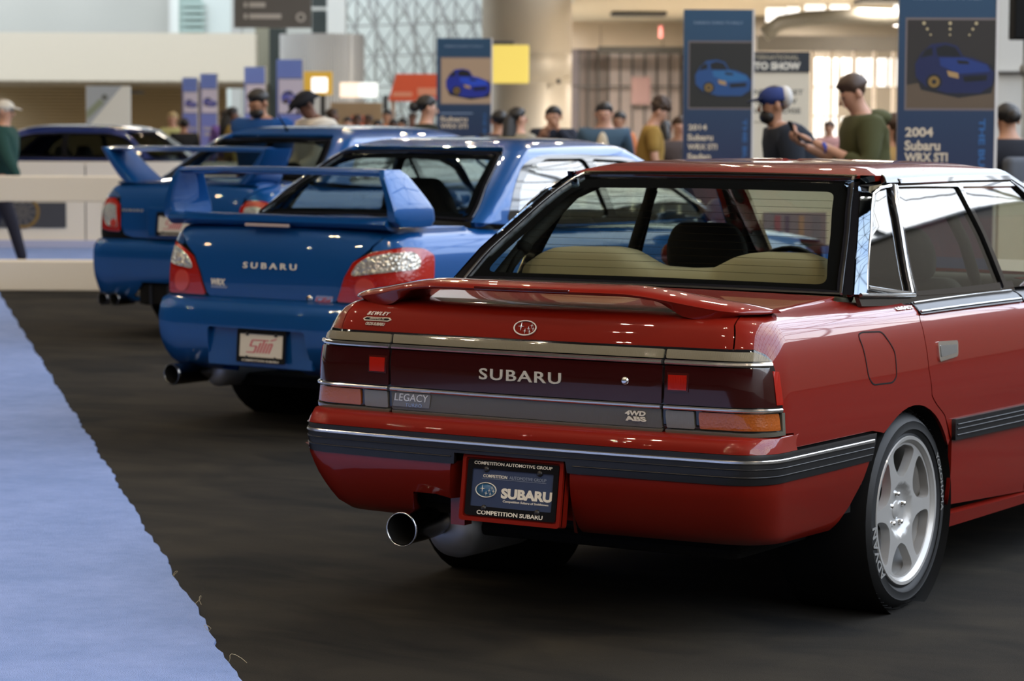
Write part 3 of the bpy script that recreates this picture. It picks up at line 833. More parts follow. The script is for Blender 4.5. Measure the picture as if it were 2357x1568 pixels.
panel('front_door',LOW,[('s',1.035,.945),('s',1.02,.6),('s',1.035,.250),('s',2.12,.250),('s',2.16,.6),('s',2.14,.92)],RED,red,mirror=True,res=.07,gap=.003)
panel('front_fender',LOW,[('s',2.14,.92),('s',2.16,.6),('s',2.12,.27),('s',2.22,.27)]+[('s',2.58+.345*math.cos(math.radians(a)),.308+.345*math.sin(math.radians(a))) for a in range(170,-1,-17)]+[('s',3.1,.35),('s',3.15,.6),('s',3.1,.78),('s',2.6,.85)],RED,red,mirror=True,res=.08,gap=.003)
sillT=T_of(LOW,0.01)
panel('sill',LOW,[('s',.36,.212),('s',.345,.262),('s',1.2,.246),('s',2.14,.246),('s',2.14,.212),('s',1.2,.210)],RED,red,mirror=True,res=.05,off=.012,th=.03)
S_=LOW.S
def front_s(y): return float(LOW.inv('s',y,.6)[0])
fs=front_s(3.12)
panel('front_bumper',LOW,[(fs,T_of(LOW,.5)),(S_,T_of(LOW,.5)),(S_,T_of(LOW,5.5)),(fs,T_of(LOW,5.5))],RED,red,mirror=True,res=.09,off=.02)
hs=float(LOW.inv('s',2.0,.9)[0])
panel('bonnet',LOW,[(hs,T_of(LOW,8.6)),(S_,T_of(LOW,8.6)),(S_,T_of(LOW,13.9)),(hs,T_of(LOW,13.9))],RED,red,mirror=True,res=.09)
# --- tail lamps and garnish
def band(name,x0,x1,z0,z1,m,off=.006,sideL=False,res=.03,rnd=0,**k):
    return panel(name,LOW,[('r',x0,z0),('r',x1,z0),('r',x1,z1),('r',x0,z1)],m,red,off=off,res=res,rnd=rnd,gap=0,**k)
panel('lamp_backing',LOW,[('r',-.70,.632),('r',.70,.632),('r',.70,.880),('r',-.70,.880)],GLOSSBLK,red,off=.0,res=.06,gap=0)
panel('lamp_backing',LOW,[('r',.69,.632),('s',-.872,.634),('s',-.878,.762),('s',-.893,.848),('s',-.905,.866),('r',.735,.880),('r',.69,.880)],GLOSSBLK,red,off=.001,res=.04,gap=0,mirror=True)
band('garnish_upper',-.472,.472,.846,.872,RIBT,.006,rnd=.003)
band('garnish_panel',-.472,.472,.716,.826,SMOKE,.008,rnd=.004)
band('garnish_lower',-.472,.472,.645,.700,RIBG,.006,rnd=.004)
band('garnish_lip',-.472,.472,.634,.643,mat('dull clear rim',(.12,.115,.09),.2,0,.8),.010)
for x0,x1,mi in ((.481,None,True),):
    panel('lamp_upper',LOW,[('r',.481,.846),('r',.74,.846),('s',-.899,.845),('s',-.908,.858),('r',.738,.871),('r',.481,.872)],RIBT,red,off=.006,res=.03,rnd=.006,gap=0,mirror=True)
    panel('lamp_smoked_lens',LOW,[('r',.481,.716),('r',.74,.716),('s',-.888,.716),('s',-.905,.823),('r',.74,.826),('r',.481,.826)],SMOKE,red,off=.008,res=.03,rnd=.006,gap=0,mirror=True)
    panel('side_marker',LOW,[('s',-.900,.722),('s',-.879,.722),('s',-.884,.815),('s',-.902,.818)],REDL,red,off=.010,res=.02,gap=0,mirror=True)
    panel('lamp_clear_lens',LOW,[('r',.487,.648),('r',.576,.648),('r',.576,.698),('r',.487,.698)],CLEAR,red,off=.007,res=.03,rnd=.005,gap=0,mirror=True)
    panel('lamp_amber_lens',LOW,[('r',.592,.650),('r',.745,.650),('s',-.890,.650),('s',-.893,.698),('r',.745,.698),('r',.592,.698)],AMBER,red,off=.007,res=.03,rnd=.005,gap=0,mirror=True)
    panel('lamp_lip',LOW,[('r',.483,.634),('r',.745,.634),('s',-.874,.636),('s',-.874,.700),('s',-.885,.700),('s',-.886,.647),('r',.745,.643),('r',.483,.643)],mat('dull clear rim',(.12,.115,.09),.2,0,.8),red,off=.010,res=.03,gap=0,mirror=True)
for sd in (-1,1):
    panel('reflector',LOW,[('r',sd*.495,.758),('r',sd*.553,.758),('r',sd*.553,.800),('r',sd*.495,.800)],REDL,red,off=.013,res=.03,gap=0)
    panel('reflector_frame',LOW,[('r',sd*.490,.753),('r',sd*.558,.753),('r',sd*.558,.806),('r',sd*.490,.806)],mat('dark red frame',(.05,.004,.003),.2,0,.8),red,off=.011,res=.03,gap=0)
for z,wd in ((.836,.013),(.707,.011)):
    trim('chrome_strip',LOW,[('r',-.471,z),('r',.471,z)],wd,.012,CHROME,red,off=.004)
    trim('chrome_strip',LOW,[('r',.482,z),('r',.70,z),('r',.75,z),('s',-.90 if z>.8 else -.884,z)],wd,.012,CHROME,red,off=.004,mirror=True)
mb=MB().lathe([(0,.006),(.006,.006),(.010,.004),(.012,0)],20,Matrix.Translation(Vector(LOW.P(*LOW.inv('r',.355,.776))[0]+np.array([0,-.008,0])))@Matrix.Rotation(PI/2,4,'X')); mb.build('boot_lock',CHROME,red,True)
# --- lettering and badges
lettering(LOW,'SUBARU',('r',0,.771),.282,.033,SILVERL,red,.012,.0025,.009,space=1.15)
lettering(LOW,'BEWLEY',('r',-.546,.9315),.088,.0125,EMBL,red,.015,.002,.002,shear=.12,space=1.35)
s0,t0=LOW.inv('r',-.548,.9150)
def hexbar(w,h,k=.25): return np.array([(-w/2,0),(-w*.42,h/2),(-w*.2,h/2),(-w*.18,h*.75/2+.001),(w*.18,h*.75/2+.001),(w*.2,h/2),(w*.42,h/2),(w/2,0),(w*.42,-h/2),(-w*.42,-h/2)])
def plate_on(sh,s0,t0,pts,m,parent,off,name,th=.002):
    return skin(name,lambda a,b:sh.P(a,b),lambda a,b:sh.N(a,b)*np.stack([np.where(a<0,-1,1),np.ones_like(a),np.ones_like(a)],1),np.asarray(pts)+np.array([s0,t0]),m,parent,res=.02,off=off,th=th)
plate_on(LOW,s0,t0,hexbar(.115,.013),SILVERL,red,.003,'dealer_badge',.003)
plate_on(LOW,s0,t0,hexbar(.105,.008),MATTE,red,.0035,'dealer_badge_inlay',.001)
lettering(LOW,'GREENEVILLE, TN',('r',-.548,.9150),.058,.0062,SILVERL,red,0,.0008,.004)
lettering(LOW,'OLDS-SUBARU',('r',-.552,.9000),.076,.0100,SILVERL,red,.015,.002,.002)
V,F=emblem_parts(.084,.052,.11); s0,t0=LOW.inv('r',0,.913)
mesh_obj('emblem',on_shell(LOW,s0,t0,V,.0025),F,EMBL,red,False)
s0,t0=LOW.inv('r',-.392,.676)
plate_on(LOW,s0,t0,rounded([(-.066,-.021),(.066,-.021),(.066,.021),(-.066,.021)],.004),mat('grey badge plate',(.22,.21,.19),.35,.5),red,.010,'model_badge',.004)
lettering(LOW,'LEGACY',('r',-.392,.684),.122,.022,EMBL,red,.0,.0015,.0105)
lettering(LOW,'TURBO',('r',-.386,.662),.060,.011,SATIN,red,.0,.001,.0105,space=1.1)
lettering(LOW,'4WD',('r',.389,.684),.066,.014,WHITEP,red,.04,.002,.008,shear=.25)
lettering(LOW,'ABS',('r',.389,.668),.066,.014,WHITEP,red,.04,.002,.008)
lettering(LOW,'LEGACY',('s',.075,.943),.135,.013,EMBL,red,.05,.002,.001)
# --- fuel flap and door handle
fuel=[('s',-.341,.886),('s',-.31,.893),('s',-.173,.886),('s',-.11,.820),('s',-.112,.745),('s',-.143,.728),('s',-.283,.732),('s',-.313,.756),('s',-.325,.829)]
P,n=shell_path(LOW,rounded(LOW.poly(fuel),.02),.012,.0,True)
sweep('fuel_flap_gap',P,n,[(-.0022,-.002),(.0022,-.002),(.0022,.0012),(-.0022,.0012)],MATTE,red,closed=True)
panel('door_handle',LOW,[('s',.208,.764),('s',.360,.772),('s',.374,.826),('s',.209,.833)],CHROME,red,off=.005,res=.02,rnd=.015,mirror=True,th=.012)
panel('handle_grip',LOW,[('s',.220,.778),('s',.350,.784),('s',.358,.814),('s',.220,.820)],mat('handle grey',(.30,.30,.29),.25,.6),red,off=.007,res=.02,rnd=.008,mirror=True,th=.002)
# --- mouldings
panel('door_moulding',LOW,[('s',.325,.504),('s',1.015,.496),('s',1.015,.566),('s',.318,.572)],BLACK,red,off=.014,res=.05,gap=0,mirror=True,th=.014)
panel('door_moulding',LOW,[('s',1.04,.496),('s',2.12,.49),('s',2.12,.56),('s',1.04,.566)],BLACK,red,off=.014,res=.08,gap=0,mirror=True,th=.014)
for z in (.555,.540,.520):
    trim('moulding_rib',LOW,[('s',.335,z),('s',1.01,z-.006)],.004,.003,BLACK,red,off=.014,mirror=True)
# --- bumper
rec=[('r',-.215,.508),('r',.200,.508),('r',.185,.44),('r',.165,.318),('r',-.200,.318),('r',-.235,.44)]
bs=[('s',-.36,.42),('s',-.335,.50),('s',-.30,.575),('s',-.24,.612),('s',-.20,.628)]
exh=[('r',-.395,.397),('r',-.405,.35),('r',-.435,.312)]
bot=[('s',-.44,.306),('s',-.7,.306),('r',.70,.306),('r',.45,.306),('r',.30,.306),('r',.170,.306)]
poly=[('r',-.200,.306)]
lowband=[('r',.200,.504),('r',.188,.43),('r',.168,.306),('r',.45,.306),('r',.70,.306),('s',-.80,.306),('s',-.60,.304),('s',-.455,.303),('s',-.395,.37),('s',-.352,.45),('s',-.332,.504),('s',-.6,.505),('s',-.86,.505),('r',.70,.505)]
panel('bumper_cover',BMP,lowband,RED,red,res=.035,gap=0,th=.03)
mir=lambda L:[(-s,t) for s,t in L]
lb=BMP.poly([('r',.216,.504),('r',.235,.43),('r',.245,.385)])+BMP.poly([('r',.300,.395),('r',.385,.395),('r',.405,.35),('r',.425,.306),('r',.70,.306),('s',-.80,.306),('s',-.60,.304),('s',-.455,.303),('s',-.395,.37),('s',-.352,.45),('s',-.332,.504),('s',-.6,.505),('s',-.86,.505),('r',.70,.505)])
panel('bumper_cover',BMP,mir(lb),RED,red,res=.035,gap=0,th=.03)
Tb=T_of(BMP,0.02)
topb=[('s',-.200,.626),('s',-.235,.60),('s',-.285,.588)]
def strip_loop(st):
    low_=st[:8]; up_=st[8:]          # lower edge centre -> end, upper edge end -> centre
    low_l=[(-s,t) for s,t in low_[1:]][::-1]; up_l=[(-s,t) for s,t in up_[:-1]][::-1]
    low_l=[(s-(.012 if abs(s)<.3 else 0),t) for s,t in low_l]
    return low_l+low_+up_+up_l
tl=float(BMP.inv('s',-.20,.626)[0])
band_top=[(-tl,T_of(BMP,10)),(tl,T_of(BMP,10))]+BMP.poly([('s',-.23,.612),('s',-.285,.588),('s',-.6,.587),('s',-.86,.587),('r',.70,.587),('r',.4,.587),('r',0,.587)])
bt=BMP.poly([('r',0,.587),('r',.4,.587),('r',.70,.587),('s',-.86,.587),('s',-.812,.587)])
tl=bt[-1][0]
full=[(-s,t) for s,t in bt[::-1][:-1]]+bt+[(tl,T_of(BMP,10)),(0,T_of(BMP,10)),(-tl,T_of(BMP,10))]
panel('bumper_top',BMP,full,RED,red,res=.03,gap=0,th=.01)
st=BMP.poly([('r',0,.534),('r',.188,.534),('r',.192,.500),('r',.4,.500),('r',.70,.500),('s',-.86,.503),('s',-.6,.503),('s',-.325,.506),('s',-.292,.586),('s',-.6,.586),('s',-.86,.586),('r',.70,.586),('r',.4,.586),('r',0,.586)])
panel('bumper_strip',BMP,[(-s,t) for s,t in st[6:][::-1]][:]+[] if False else [(-s,t) for s,t in st[12:]][::-1][:0]+strip_loop(st),BLACK,red,res=.03,gap=0,off=.004,th=.016)
for z,ww,hh,mm in ((.566,.010,.006,CHROME),(.545,.0035,.003,BLACK)):
    P,n=shell_path(BMP,[(-s,t) for s,t in BMP.poly([('s',-.32,z),('s',-.6,z),('s',-.86,z),('r',.70,z),('r',.4,z)])]+BMP.poly([('r',0,z),('r',.4,z),('r',.70,z),('s',-.86,z),('s',-.6,z),('s',-.32,z)]),.03,.004)
    b=hh*.35; sweep('chrome_strip' if mm is CHROME else 'strip_rib',P,n,[(-ww/2,-.002),(ww/2,-.002),(ww/2,hh-b),(ww/2-b,hh),(-ww/2+b,hh),(-ww/2,hh-b)],mm,red)
for sd in (-1,1):
    P,n=shell_path(BMP,[(sd*s_,t_) for s_,t_ in BMP.poly([('r',.212,.522),('r',.4,.522),('r',.70,.523),('s',-.86,.524),('s',-.6,.524),('s',-.325,.525)])],.03,.004)
    if sd<0: P,n=P[::-1],n[::-1]
    sweep('strip_rib',P,n,[(-.00175,-.002),(.00175,-.002),(.00175,.002),(.0005,.003),(-.0005,.003),(-.00175,.002)],BLACK,red)
# plate recess: floor and cheeks, then the plate in its red surround
MB().box(-.26,.19,-.955,-.935,.345,.51).build('plate_recess',RED,red)
MB().add([(.200,-1.040,.504),(.188,-1.016,.43),(.168,-.94,.306),(.150,-.93,.306),(.150,-.95,.504)],[(0,1,2,3,4)]).build('recess_cheek',RED,red)
mb=MB(); mb.add([(-.216,-1.040,.504),(-.240,-1.012,.41),(-.245,-.995,.385),(-.225,-.93,.385),(-.20,-.94,.504)],[(4,3,2,1,0)])
mb.build('recess_cheek',RED,red); mb=MB(); mb.add([(-.245,-.995,.385),(-.30,-.990,.392),(-.30,-.90,.392),(-.225,-.90,.385)],[(0,1,2,3)])
mb.build('recess_cheek',RED,red)
MB().box(-.27,-.22,-.96,-.92,.30,.40).build('recess_cheek',RED,red)
PLM=Matrix.Translation((.002,-1.040,.434))@Matrix.Rotation(PI/2-math.radians(8),4,'X')      # local x right, y up, z towards the viewer
def plate(parent,M,face,frame,texts,w=.305,h=.152,surround=None,screws=True,name='number_plate'):
    def q(pts,z0,z1,holes=()):
        vv,ff=tri_fill(np.array(pts,float),[np.array(x,float) for x in holes],.05)
        return vv,ff
    R=lambda w,h,r: rounded([(-w/2,-h/2),(w/2,-h/2),(w/2,h/2),(-w/2,h/2)],r)
    def ex(nm,pts,holes,z0,z1,m):
        Mn=np.array(M.to_3x3()); T=np.array(M.translation)
        return skin(nm,lambda x,y:np.stack([x,y,np.full_like(x,z1)],1)@Mn.T+T,lambda x,y:np.tile(Mn@np.array([0,0,1.]),(len(x),1)),pts,m,parent,holes=holes,res=.08,th=z1-z0,edge=.03)
    if surround: ex('plate_surround',R(w+.046,h+.050,.012),[],-.030,.0015,surround); ex('plate_surround_rim',R(w+.046,h+.050,.012),[R(w+.022,h+.026,.008)],-.004,.012,surround)
    ex('number_plate',R(w,h,.008),[],0.0015,.004,face)
    ex('plate_frame',R(w+.012,h+.016,.010),[[p for p in R(w-.022,h-.040,.004)]],.002,.008,frame)
    for t,x,y,ww,hh,mt,bo,sh_ in texts: plane_letters(t,ww,hh,M@Matrix.Translation((x,y,.0085 if abs(y)>.062 else .0045)),mt,parent,bo,.0006,sh_)
    if screws:
        for sx in (-1,1):
            for sy in (-1,1): MB().lathe([(0,.0125),(.006,.012),(.009,.009),(.010,.0045)],14,M@Matrix.Translation((sx*.093,sy*.058-.002,0))).build('plate_screw',BLACK,parent,True)
NAVY=mat('navy plate face',(.028,.045,.10),.35)
plate(red,PLM,NAVY,GLOSSBLK,[('COMPETITION AUTOMOTIVE GROUP',0,.0735,.272,.0095,WHITEP,.01,0),('COMPETITION SUBARU',0,-.0735,.230,.0125,WHITEP,.02,0),
  ('COMPETITION',-.062,.036,.084,.0095,WHITEP,.02,0),('AUTOMOTIVE GROUP',.052,.036,.128,.0095,mat('grey blue print',(.22,.26,.33),.5),0,0),
  ('SUBARU',.052,-.012,.178,.031,WHITEP,.05,0),('Competition Subaru of Smithtown',.050,-.036,.158,.0088,WHITEP,.015,.1)],surround=RED)
MB().box(-.108,.116,.0275,.0285,.0042,.005,PLM).build('plate_rule',mat('grey blue print',(.22,.26,.33),.5),red)
V,F=emblem_parts(.074,.046); MM=PLM@Matrix.Translation((-.090,-.006,.0055)); mesh_obj('plate_emblem',[tuple(MM@Vector(v)) for v in V],F,WHITEP,red,False)
MB().lathe([(0,.0008),(1,.0008),(1,0)],40,PLM@Matrix.Translation((-.090,-.006,.0042))@Matrix.Diagonal((.035,.021,1,1))).build('plate_emblem_field',mat('deep blue enamel',(.02,.10,.22),.3),red,True)
# --- exhaust
EX=Matrix.Translation((-.385,-1.06,.286))@Matrix.Rotation(math.radians(4),4,'Z')@Matrix.Rotation(-PI/2,4,'X')
MB().lathe([(.049,.004),(.0515,0),(.0525,.006),(.050,.02),(.050,.16),(.046,.22),(.030,.26),(.030,.30)],40,EX).build('exhaust_tip',mat('dark polished steel',(.20,.19,.18),.12,1.),red,True)
MB().lathe([(.0505,.000),(.0535,.002),(.0535,.006),(.049,.006)],40,EX,True).build('tip_rim',CHROME,red,True)
MB().lathe([(.047,.004),(.045,.12),(0,.14)],32,EX).build('tip_bore',MATTE,red,True)
MB().lathe([(0,.0),(.055,.0),(.092,.03),(.100,.06),(.100,.38),(.08,.42),(0,.42)],40,Matrix.Translation((-.37,-.83,.262))@Matrix.Rotation(-PI/2,4,'X')).build('muffler',mat('brushed muffler steel',(.55,.57,.62),.45,.8),red,True)
# --- rear spoiler: blade swept across the lid, ends curving down on to it
def spoiler():
    xs=np.linspace(-.725,.725,73); V=[]; m=14
    for x in xs:
        u=abs(x)/.725; d=max(0,(u-.42)/.58); dz=-.050*d**2*(3-2*d); yb=.09*u**2+.04*d*d
        ch=.205-.0*u; tk=1.0+1.1*math.exp(-((u-.93)/.08)**2)
        k=1-.62*max(0,(u-.86)/.14)**2
        prof=[(-.995,1.021),(-.999,1.027),(-.993,1.034),(-.965,1.043),(-.92,1.049),(-.87,1.046),(-.83,1.038),(-.798,1.025),(-.795,1.020),(-.80,1.016),(-.85,1.018),(-.90,1.021),(-.95,1.020),(-.98,1.018)]
        for i,(py,pz) in enumerate(prof):
            yy=-.90+(py+.90)*k; zz=1.028+(pz-1.028)*k
            if i>=8 and u>.60: zz-= .030*min(1,(u-.60)/.10)*(1-min(1,max(0,(u-.80)/.12)))
            V.append((x,yy+yb*(1.0 if u<2 else 1),zz+dz))
    F=[]
    n=len(xs)
    for i in range(n-1):
        for j in range(m): F.append((i*m+j,(i+1)*m+j,(i+1)*m+(j+1)%m,i*m+(j+1)%m))
    F.append(tuple(range(m))); F.append(tuple((n-1)*m+j for j in range(m))[::-1])
    return flatshade(mesh_obj('rear_spoiler',V,F,RED,red,True),.9)
spoiler()
MB().box(-.165,.165,-.9985,-.985,1.0225,1.0335,bev=.003).build('high_brake_lamp',mat('dark red lens',(.06,.004,.003),.15,0,1.),red)
# --- cabin
R0=T_of(CAB,5.35)
Sc=CAB.S
panel('roof',CAB,[(-Sc,R0),(0,R0),(Sc,R0),(Sc,CAB.T-.002),(0,CAB.T-.002),(-Sc,CAB.T-.002)],RED,red,res=.06,gap=0,th=.02)
full_under(CAB,red,CABIN,.03,T_of(CAB,5.0),CAB.T-.01,(),0,'headlining',res=.10)
gb=[('r',-.678,1.004),('r',-.4,1.008),('r',0,1.008),('r',.4,1.008),('r',.678,1.004),('r',.645,1.099),('r',.593,1.202),('r',.542,1.294),('r',.500,1.343),('r',.25,1.346),('r',0,1.347),('r',-.25,1.346),('r',-.500,1.343),('r',-.542,1.294),('r',-.593,1.202),('r',-.645,1.099)]
hole=rounded(CAB.poly([('r',-.625,1.030),('r',0,1.034),('r',.625,1.030),('r',.55,1.18),('r',.478,1.308),('r',0,1.312),('r',-.478,1.308),('r',-.55,1.18)]),[.03,0,.03,0,.03,0,.03,0])
panel('rear_window',CAB,gb,GLASSR,red,res=.06,gap=0,th=0,off=-.002)
panel('window_border',CAB,gb,GLOSSBLK,red,holes=[{'pts':hole}],res=.04,gap=0,th=0,off=-.005)
P,n=shell_path(CAB,gb,.04,0,True)
sweep('window_gasket',P,n,[(-.007,-.004),(.007,-.004),(.006,.006),(-.006,.006)],GLOSSBLK,red,closed=True)
P,n=shell_path(CAB,[('r',-.688,.999),('r',0,1.004),('r',.688,.999)],.04,0.0); sweep('window_trim',P,n,[(-.005,-.003),(.005,-.003),(.004,.006),(-.004,.006)],SATIN,red)
P,n=shell_path(CAB,[('r',.688,1.000),('r',.652,1.099),('r',.600,1.202),('r',.549,1.294),('r',.506,1.348)],.04,0.0); sweep('window_trim',P,n,[(-.005,-.003),(.005,-.003),(.004,.007),(-.004,.007)],SATIN,red,mirror=True)
P,n=shell_path(CAB,[('r',.512,1.352),('r',0,1.356),('r',-.512,1.352)],.04,0.0); sweep('window_trim',P,n,[(-.006,-.003),(.006,-.003),(.004,.006),(-.004,.006)],mat('bronze window trim',(.16,.12,.06),.2,1.),red)
for k in range(11):     # heater lines
    z=1.055+k*.0225; x=.618-(z-1.03)*.5
    P,n=shell_path(CAB,[('r',-x,z),('r',0,z+.003),('r',x,z)],.08,-.0045); sweep('heater_line',P,n,[(-.0005,-.0003),(.0005,-.0003),(.0005,.0003),(-.0005,.0003)],mat('heater wire',(.02,.014,.009),.9,spec=.0),red)
# C pillar cover and side frame
QE=CAB.poly([('s',-.206,1.008),('s',-.134,1.098),('s',-.054,1.176),('s',.019,1.241),('s',.094,1.295),('s',.154,1.314),('s',.245,1.320)])   # rear edge of the quarter window
qs=lambda d,e=0:[(s-d,t+e*k/6) for k,(s,t) in enumerate(QE)]
# the pillar cover is a flat-faced strip between the glass edge and the quarter window
PA_=CAB.P(*np.array(CAB.poly([('r',.694,.999),('r',.657,1.099),('r',.605,1.202),('r',.554,1.294),('r',.512,1.346)])).T)
PB_=CAB.P(*np.array([(QE[0][0]-.003,.004)]+[(s-.003,t) for s,t in QE[:5]]+CAB.poly([('s',.11,1.322),('s',.20,1.345)])).T)
PC_=PA_.copy(); PC_[:,0]+=np.array([.034,.030,.028,.026,.024]); PC_[:,1]+=-.004
def rail_at(R,v):
    L=(R[:,2]-R[0,2])/(R[-1,2]-R[0,2])
    from_=[np.interp(v,L,R[:,k]) for k in range(3)]
    return np.stack(from_,-1)
def pil(u,v):
    A_=rail_at(PC_,v/.45); B_=rail_at(PB_,v/.45); w=(u/.1)[:,None]
    return A_*(1-w)+B_*w
def piln(u,v):
    e=2e-3; a=np.clip(v,.02,.43); du=pil(u+e,a)-pil(u-e,a); dv=pil(u,a+.02)-pil(u,a-.02); n=np.cross(du,dv); n/=np.linalg.norm(n,axis=1)[:,None]
    n+=np.array([.10,0,0])*((u/.1-.5)[:,None]); return n/np.linalg.norm(n,axis=1)[:,None]
skin('pillar_cover',pil,piln,[(0,0),(.1,0),(.1,.45),(0,.45)],PILLAR,red,res=.02,off=.007,th=.02,mirror=True)
def gut(u,v):
    w=(u/.04)[:,None]; return rail_at(PA_,v/.45)*(1-w)+rail_at(PC_,v/.45)*w
def gutn(u,v):
    n=np.tile(np.array([.35,-.85,.40]),(len(u),1)); return n/np.linalg.norm(n[0])
skin('pillar_gutter',gut,gutn,[(0,0),(.04,0),(.04,.45),(0,.45)],GLOSSBLK,red,res=.02,off=.002,th=.02,mirror=True)
q_w=[QE[0],('s',.103,.990),('s',.130,1.09),('s',.195,1.225)]+QE[::-1][:-1]
d_w=[('s',.165,.974),('s',.90,.962),('s',.86,1.15),('s',.806,1.312),('s',.50,1.318),('s',.303,1.320),('s',.223,1.225),('s',.172,1.09)]
f_w=[('s',.935,.962),('s',1.90,.975),('s',1.62,1.15),('s',1.44,1.27),('s',1.35,1.305),('s',.838,1.312),('s',.89,1.15)]
side=[(QE[0][0]-.012,.004),('s',.10,.962),('s',.9,.953),('s',1.95,.962),('s',1.64,1.17),('s',1.39,1.30),('s',1.30,1.334),('s',.85,1.338),('s',.32,1.336)]+qs(.012,.012)[::-1]
panel('window_frame',CAB,side,GLOSSBLK,red,holes=[rounded(CAB.poly(q_w),.012),rounded(CAB.poly(d_w),.012),rounded(CAB.poly(f_w),.012)],mirror=True,res=.05,gap=0,off=-.001,th=.03)
panel('quarter_window',CAB,q_w,GLASSS,red,mirror=True,res=.07,gap=-.004,off=-.008,th=0)
panel('door_window',CAB,d_w,GLASSS,red,mirror=True,res=.09,gap=-.004,off=-.010,th=0)
panel('door_window',CAB,f_w,GLASSS,red,mirror=True,res=.09,gap=-.004,off=-.010,th=0)
def ctrim(pts,w,h,m,name='window_trim',off=0.,closed=False): 
    P,n=shell_path(CAB,pts,.03,off,closed); b=min(w,h)*.35
    sweep(name,P,n,[(-w/2,-.003),(w/2,-.003),(w/2,h-b),(w/2-b,h),(-w/2+b,h),(-w/2,h-b)],m,red,mirror=True,closed=closed)
ctrim([(QE[0][0],.028),('s',.118,.980)],.014,.008,SATIN)
ctrim([(QE[0][0]-.03,.003),('s',.125,.960)],.012,.010,SATIN)
ctrim(qs(.005,.004),.010,.007,CHROME)
ctrim([('s',.114,.985),('s',.141,1.09),('s',.206,1.225),('s',.266,1.322)],.013,.010,CHROME)
ctrim([('s',.140,.955),('s',.160,1.09),('s',.222,1.225),('s',.286,1.322)],.016,.008,GLOSSBLK)
ctrim([('s',.33,1.334),('s',.85,1.336),('s',1.30,1.332)],.022,.008,GLOSSBLK,'drip_rail')
panel('roof_rail',CAB,[('s',.225,1.331),('s',.85,1.333),('s',1.30,1.330),('s',1.39,1.297),('s',1.62,1.150),('s',1.92,.99),('s',1.97,.99),('s',1.64,1.165),('s',1.39,1.312)]+[(float(CAB.inv('s',1.33,1.345)[0]),R0+.002),(float(CAB.inv('s',.23,1.345)[0]),R0+.002)],mat('brushed roof rail',(.17,.17,.17),.16,1.),red,mirror=True,res=.03,gap=0,off=.005,th=.02)
panel('belt_moulding',LOW,[('s',.150,.918),('s',1.02,.912),('s',1.02,.948),('s',.150,.953)],BLACK,red,off=.006,res=.05,gap=0,mirror=True,th=.01)
for z in (.949,.925):
    trim('belt_trim',LOW,[('s',.155,z),('s',1.02,z-.005)],.007,.005,SATIN,red,off=.006,mirror=True)
panel('belt_moulding',LOW,[('s',1.04,.912),('s',2.1,.90),('s',2.1,.94),('s',1.04,.948)],BLACK,red,off=.006,res=.08,gap=0,mirror=True,th=.01)
wf=float(CAB.inv('s',1.8,1.05)[0])
sA=float(np.interp(3.1,CAB.us,CAB.sl))
panel('windscreen',CAB,[(sA,.02),(Sc,.02),(Sc,T_of(CAB,4.6)),(sA,T_of(CAB,4.6))],GLASSR,red,mirror=True,res=.12,gap=0,th=0)
for sd in (1,):
    panel('windscreen_pillar',CAB,[(sA-.09,.01),(sA+.06,.01),(sA+.06,T_of(CAB,5.3)),(sA-.09,T_of(CAB,5.3))],GLOSSBLK,red,mirror=True,res=.06,gap=0,off=.002,th=.03)
panel('windscreen_header',CAB,[(sA,T_of(CAB,4.5)),(Sc,T_of(CAB,4.5)),(Sc,T_of(CAB,5.4)),(sA,T_of(CAB,5.4))],GLOSSBLK,red,mirror=True,res=.08,gap=0,off=.001,th=.02)
P,n=shell_path(CAB,[(QE[0][0]-.03,.006),(QE[0][0]+.05,.006),('s',.30,.985),('s',1.0,.982)],.04,-.006)
sweep('cabin_base',P,n,[(-.036,-.014),(.003,-.014),(.003,.0),(-.036,.0)],GLOSSBLK,red,mirror=True)
# --- interior
def extrude_xz(name,pts,y0,y1,m,parent,r=.02,lean=0,res=.04,base=0):
    pts=rounded(pts,r) if r else pts
    vv,ff=tri_fill(np.array(pts,float),[],res,res*.6); V=[];F=[]
    k=len(vv); d=segdist(np.array(pts,float),vv); puff=np.clip(d/.04,0,1)**.5
    for (x,z),p in zip(vv,puff): V.append((x,y0+(1-p)*.03+(z-base)*lean,z))
    for (x,z),p in zip(vv,puff): V.append((x,y1-(1-p)*.03+(z-base)*lean,z))
    F=[tuple(f) for f in ff]+[tuple(f[::-1]+k) for f in ff]
    ed={}
    for f in ff:
        for i in range(3):
            a,b=int(f[i]),int(f[(i+1)%3])
            if (b,a) in ed: del ed[(b,a)]
            else: ed[(a,b)]=1
    for a,b in ed: F.append((a,a+k,b+k,b))
    return mesh_obj(name,V,F,m,parent,True)
extrude_xz('rear_seat',[(-.62,.70),(.62,.70),(.62,1.0),(.545,1.04),(.49,1.090),(.43,1.108),(.27,1.108),(.205,1.092),(.12,1.052),(0,1.046),(-.107,1.050),(-.206,1.100),(-.27,1.110),(-.47,1.106),(-.53,1.085),(-.605,1.04),(-.62,1.0)],-.02,.14,BEIGE,red,.02,base=1.0,lean=-.2)
MB().box(-.66,.66,-.21,.02,.955,.985,bev=.01).build('parcel_shelf',BEIGE,red)
MB().box(-.60,.60,.02,.55,.45,.60,bev=.05).build('seat_cushion',BEIGE,red,True)
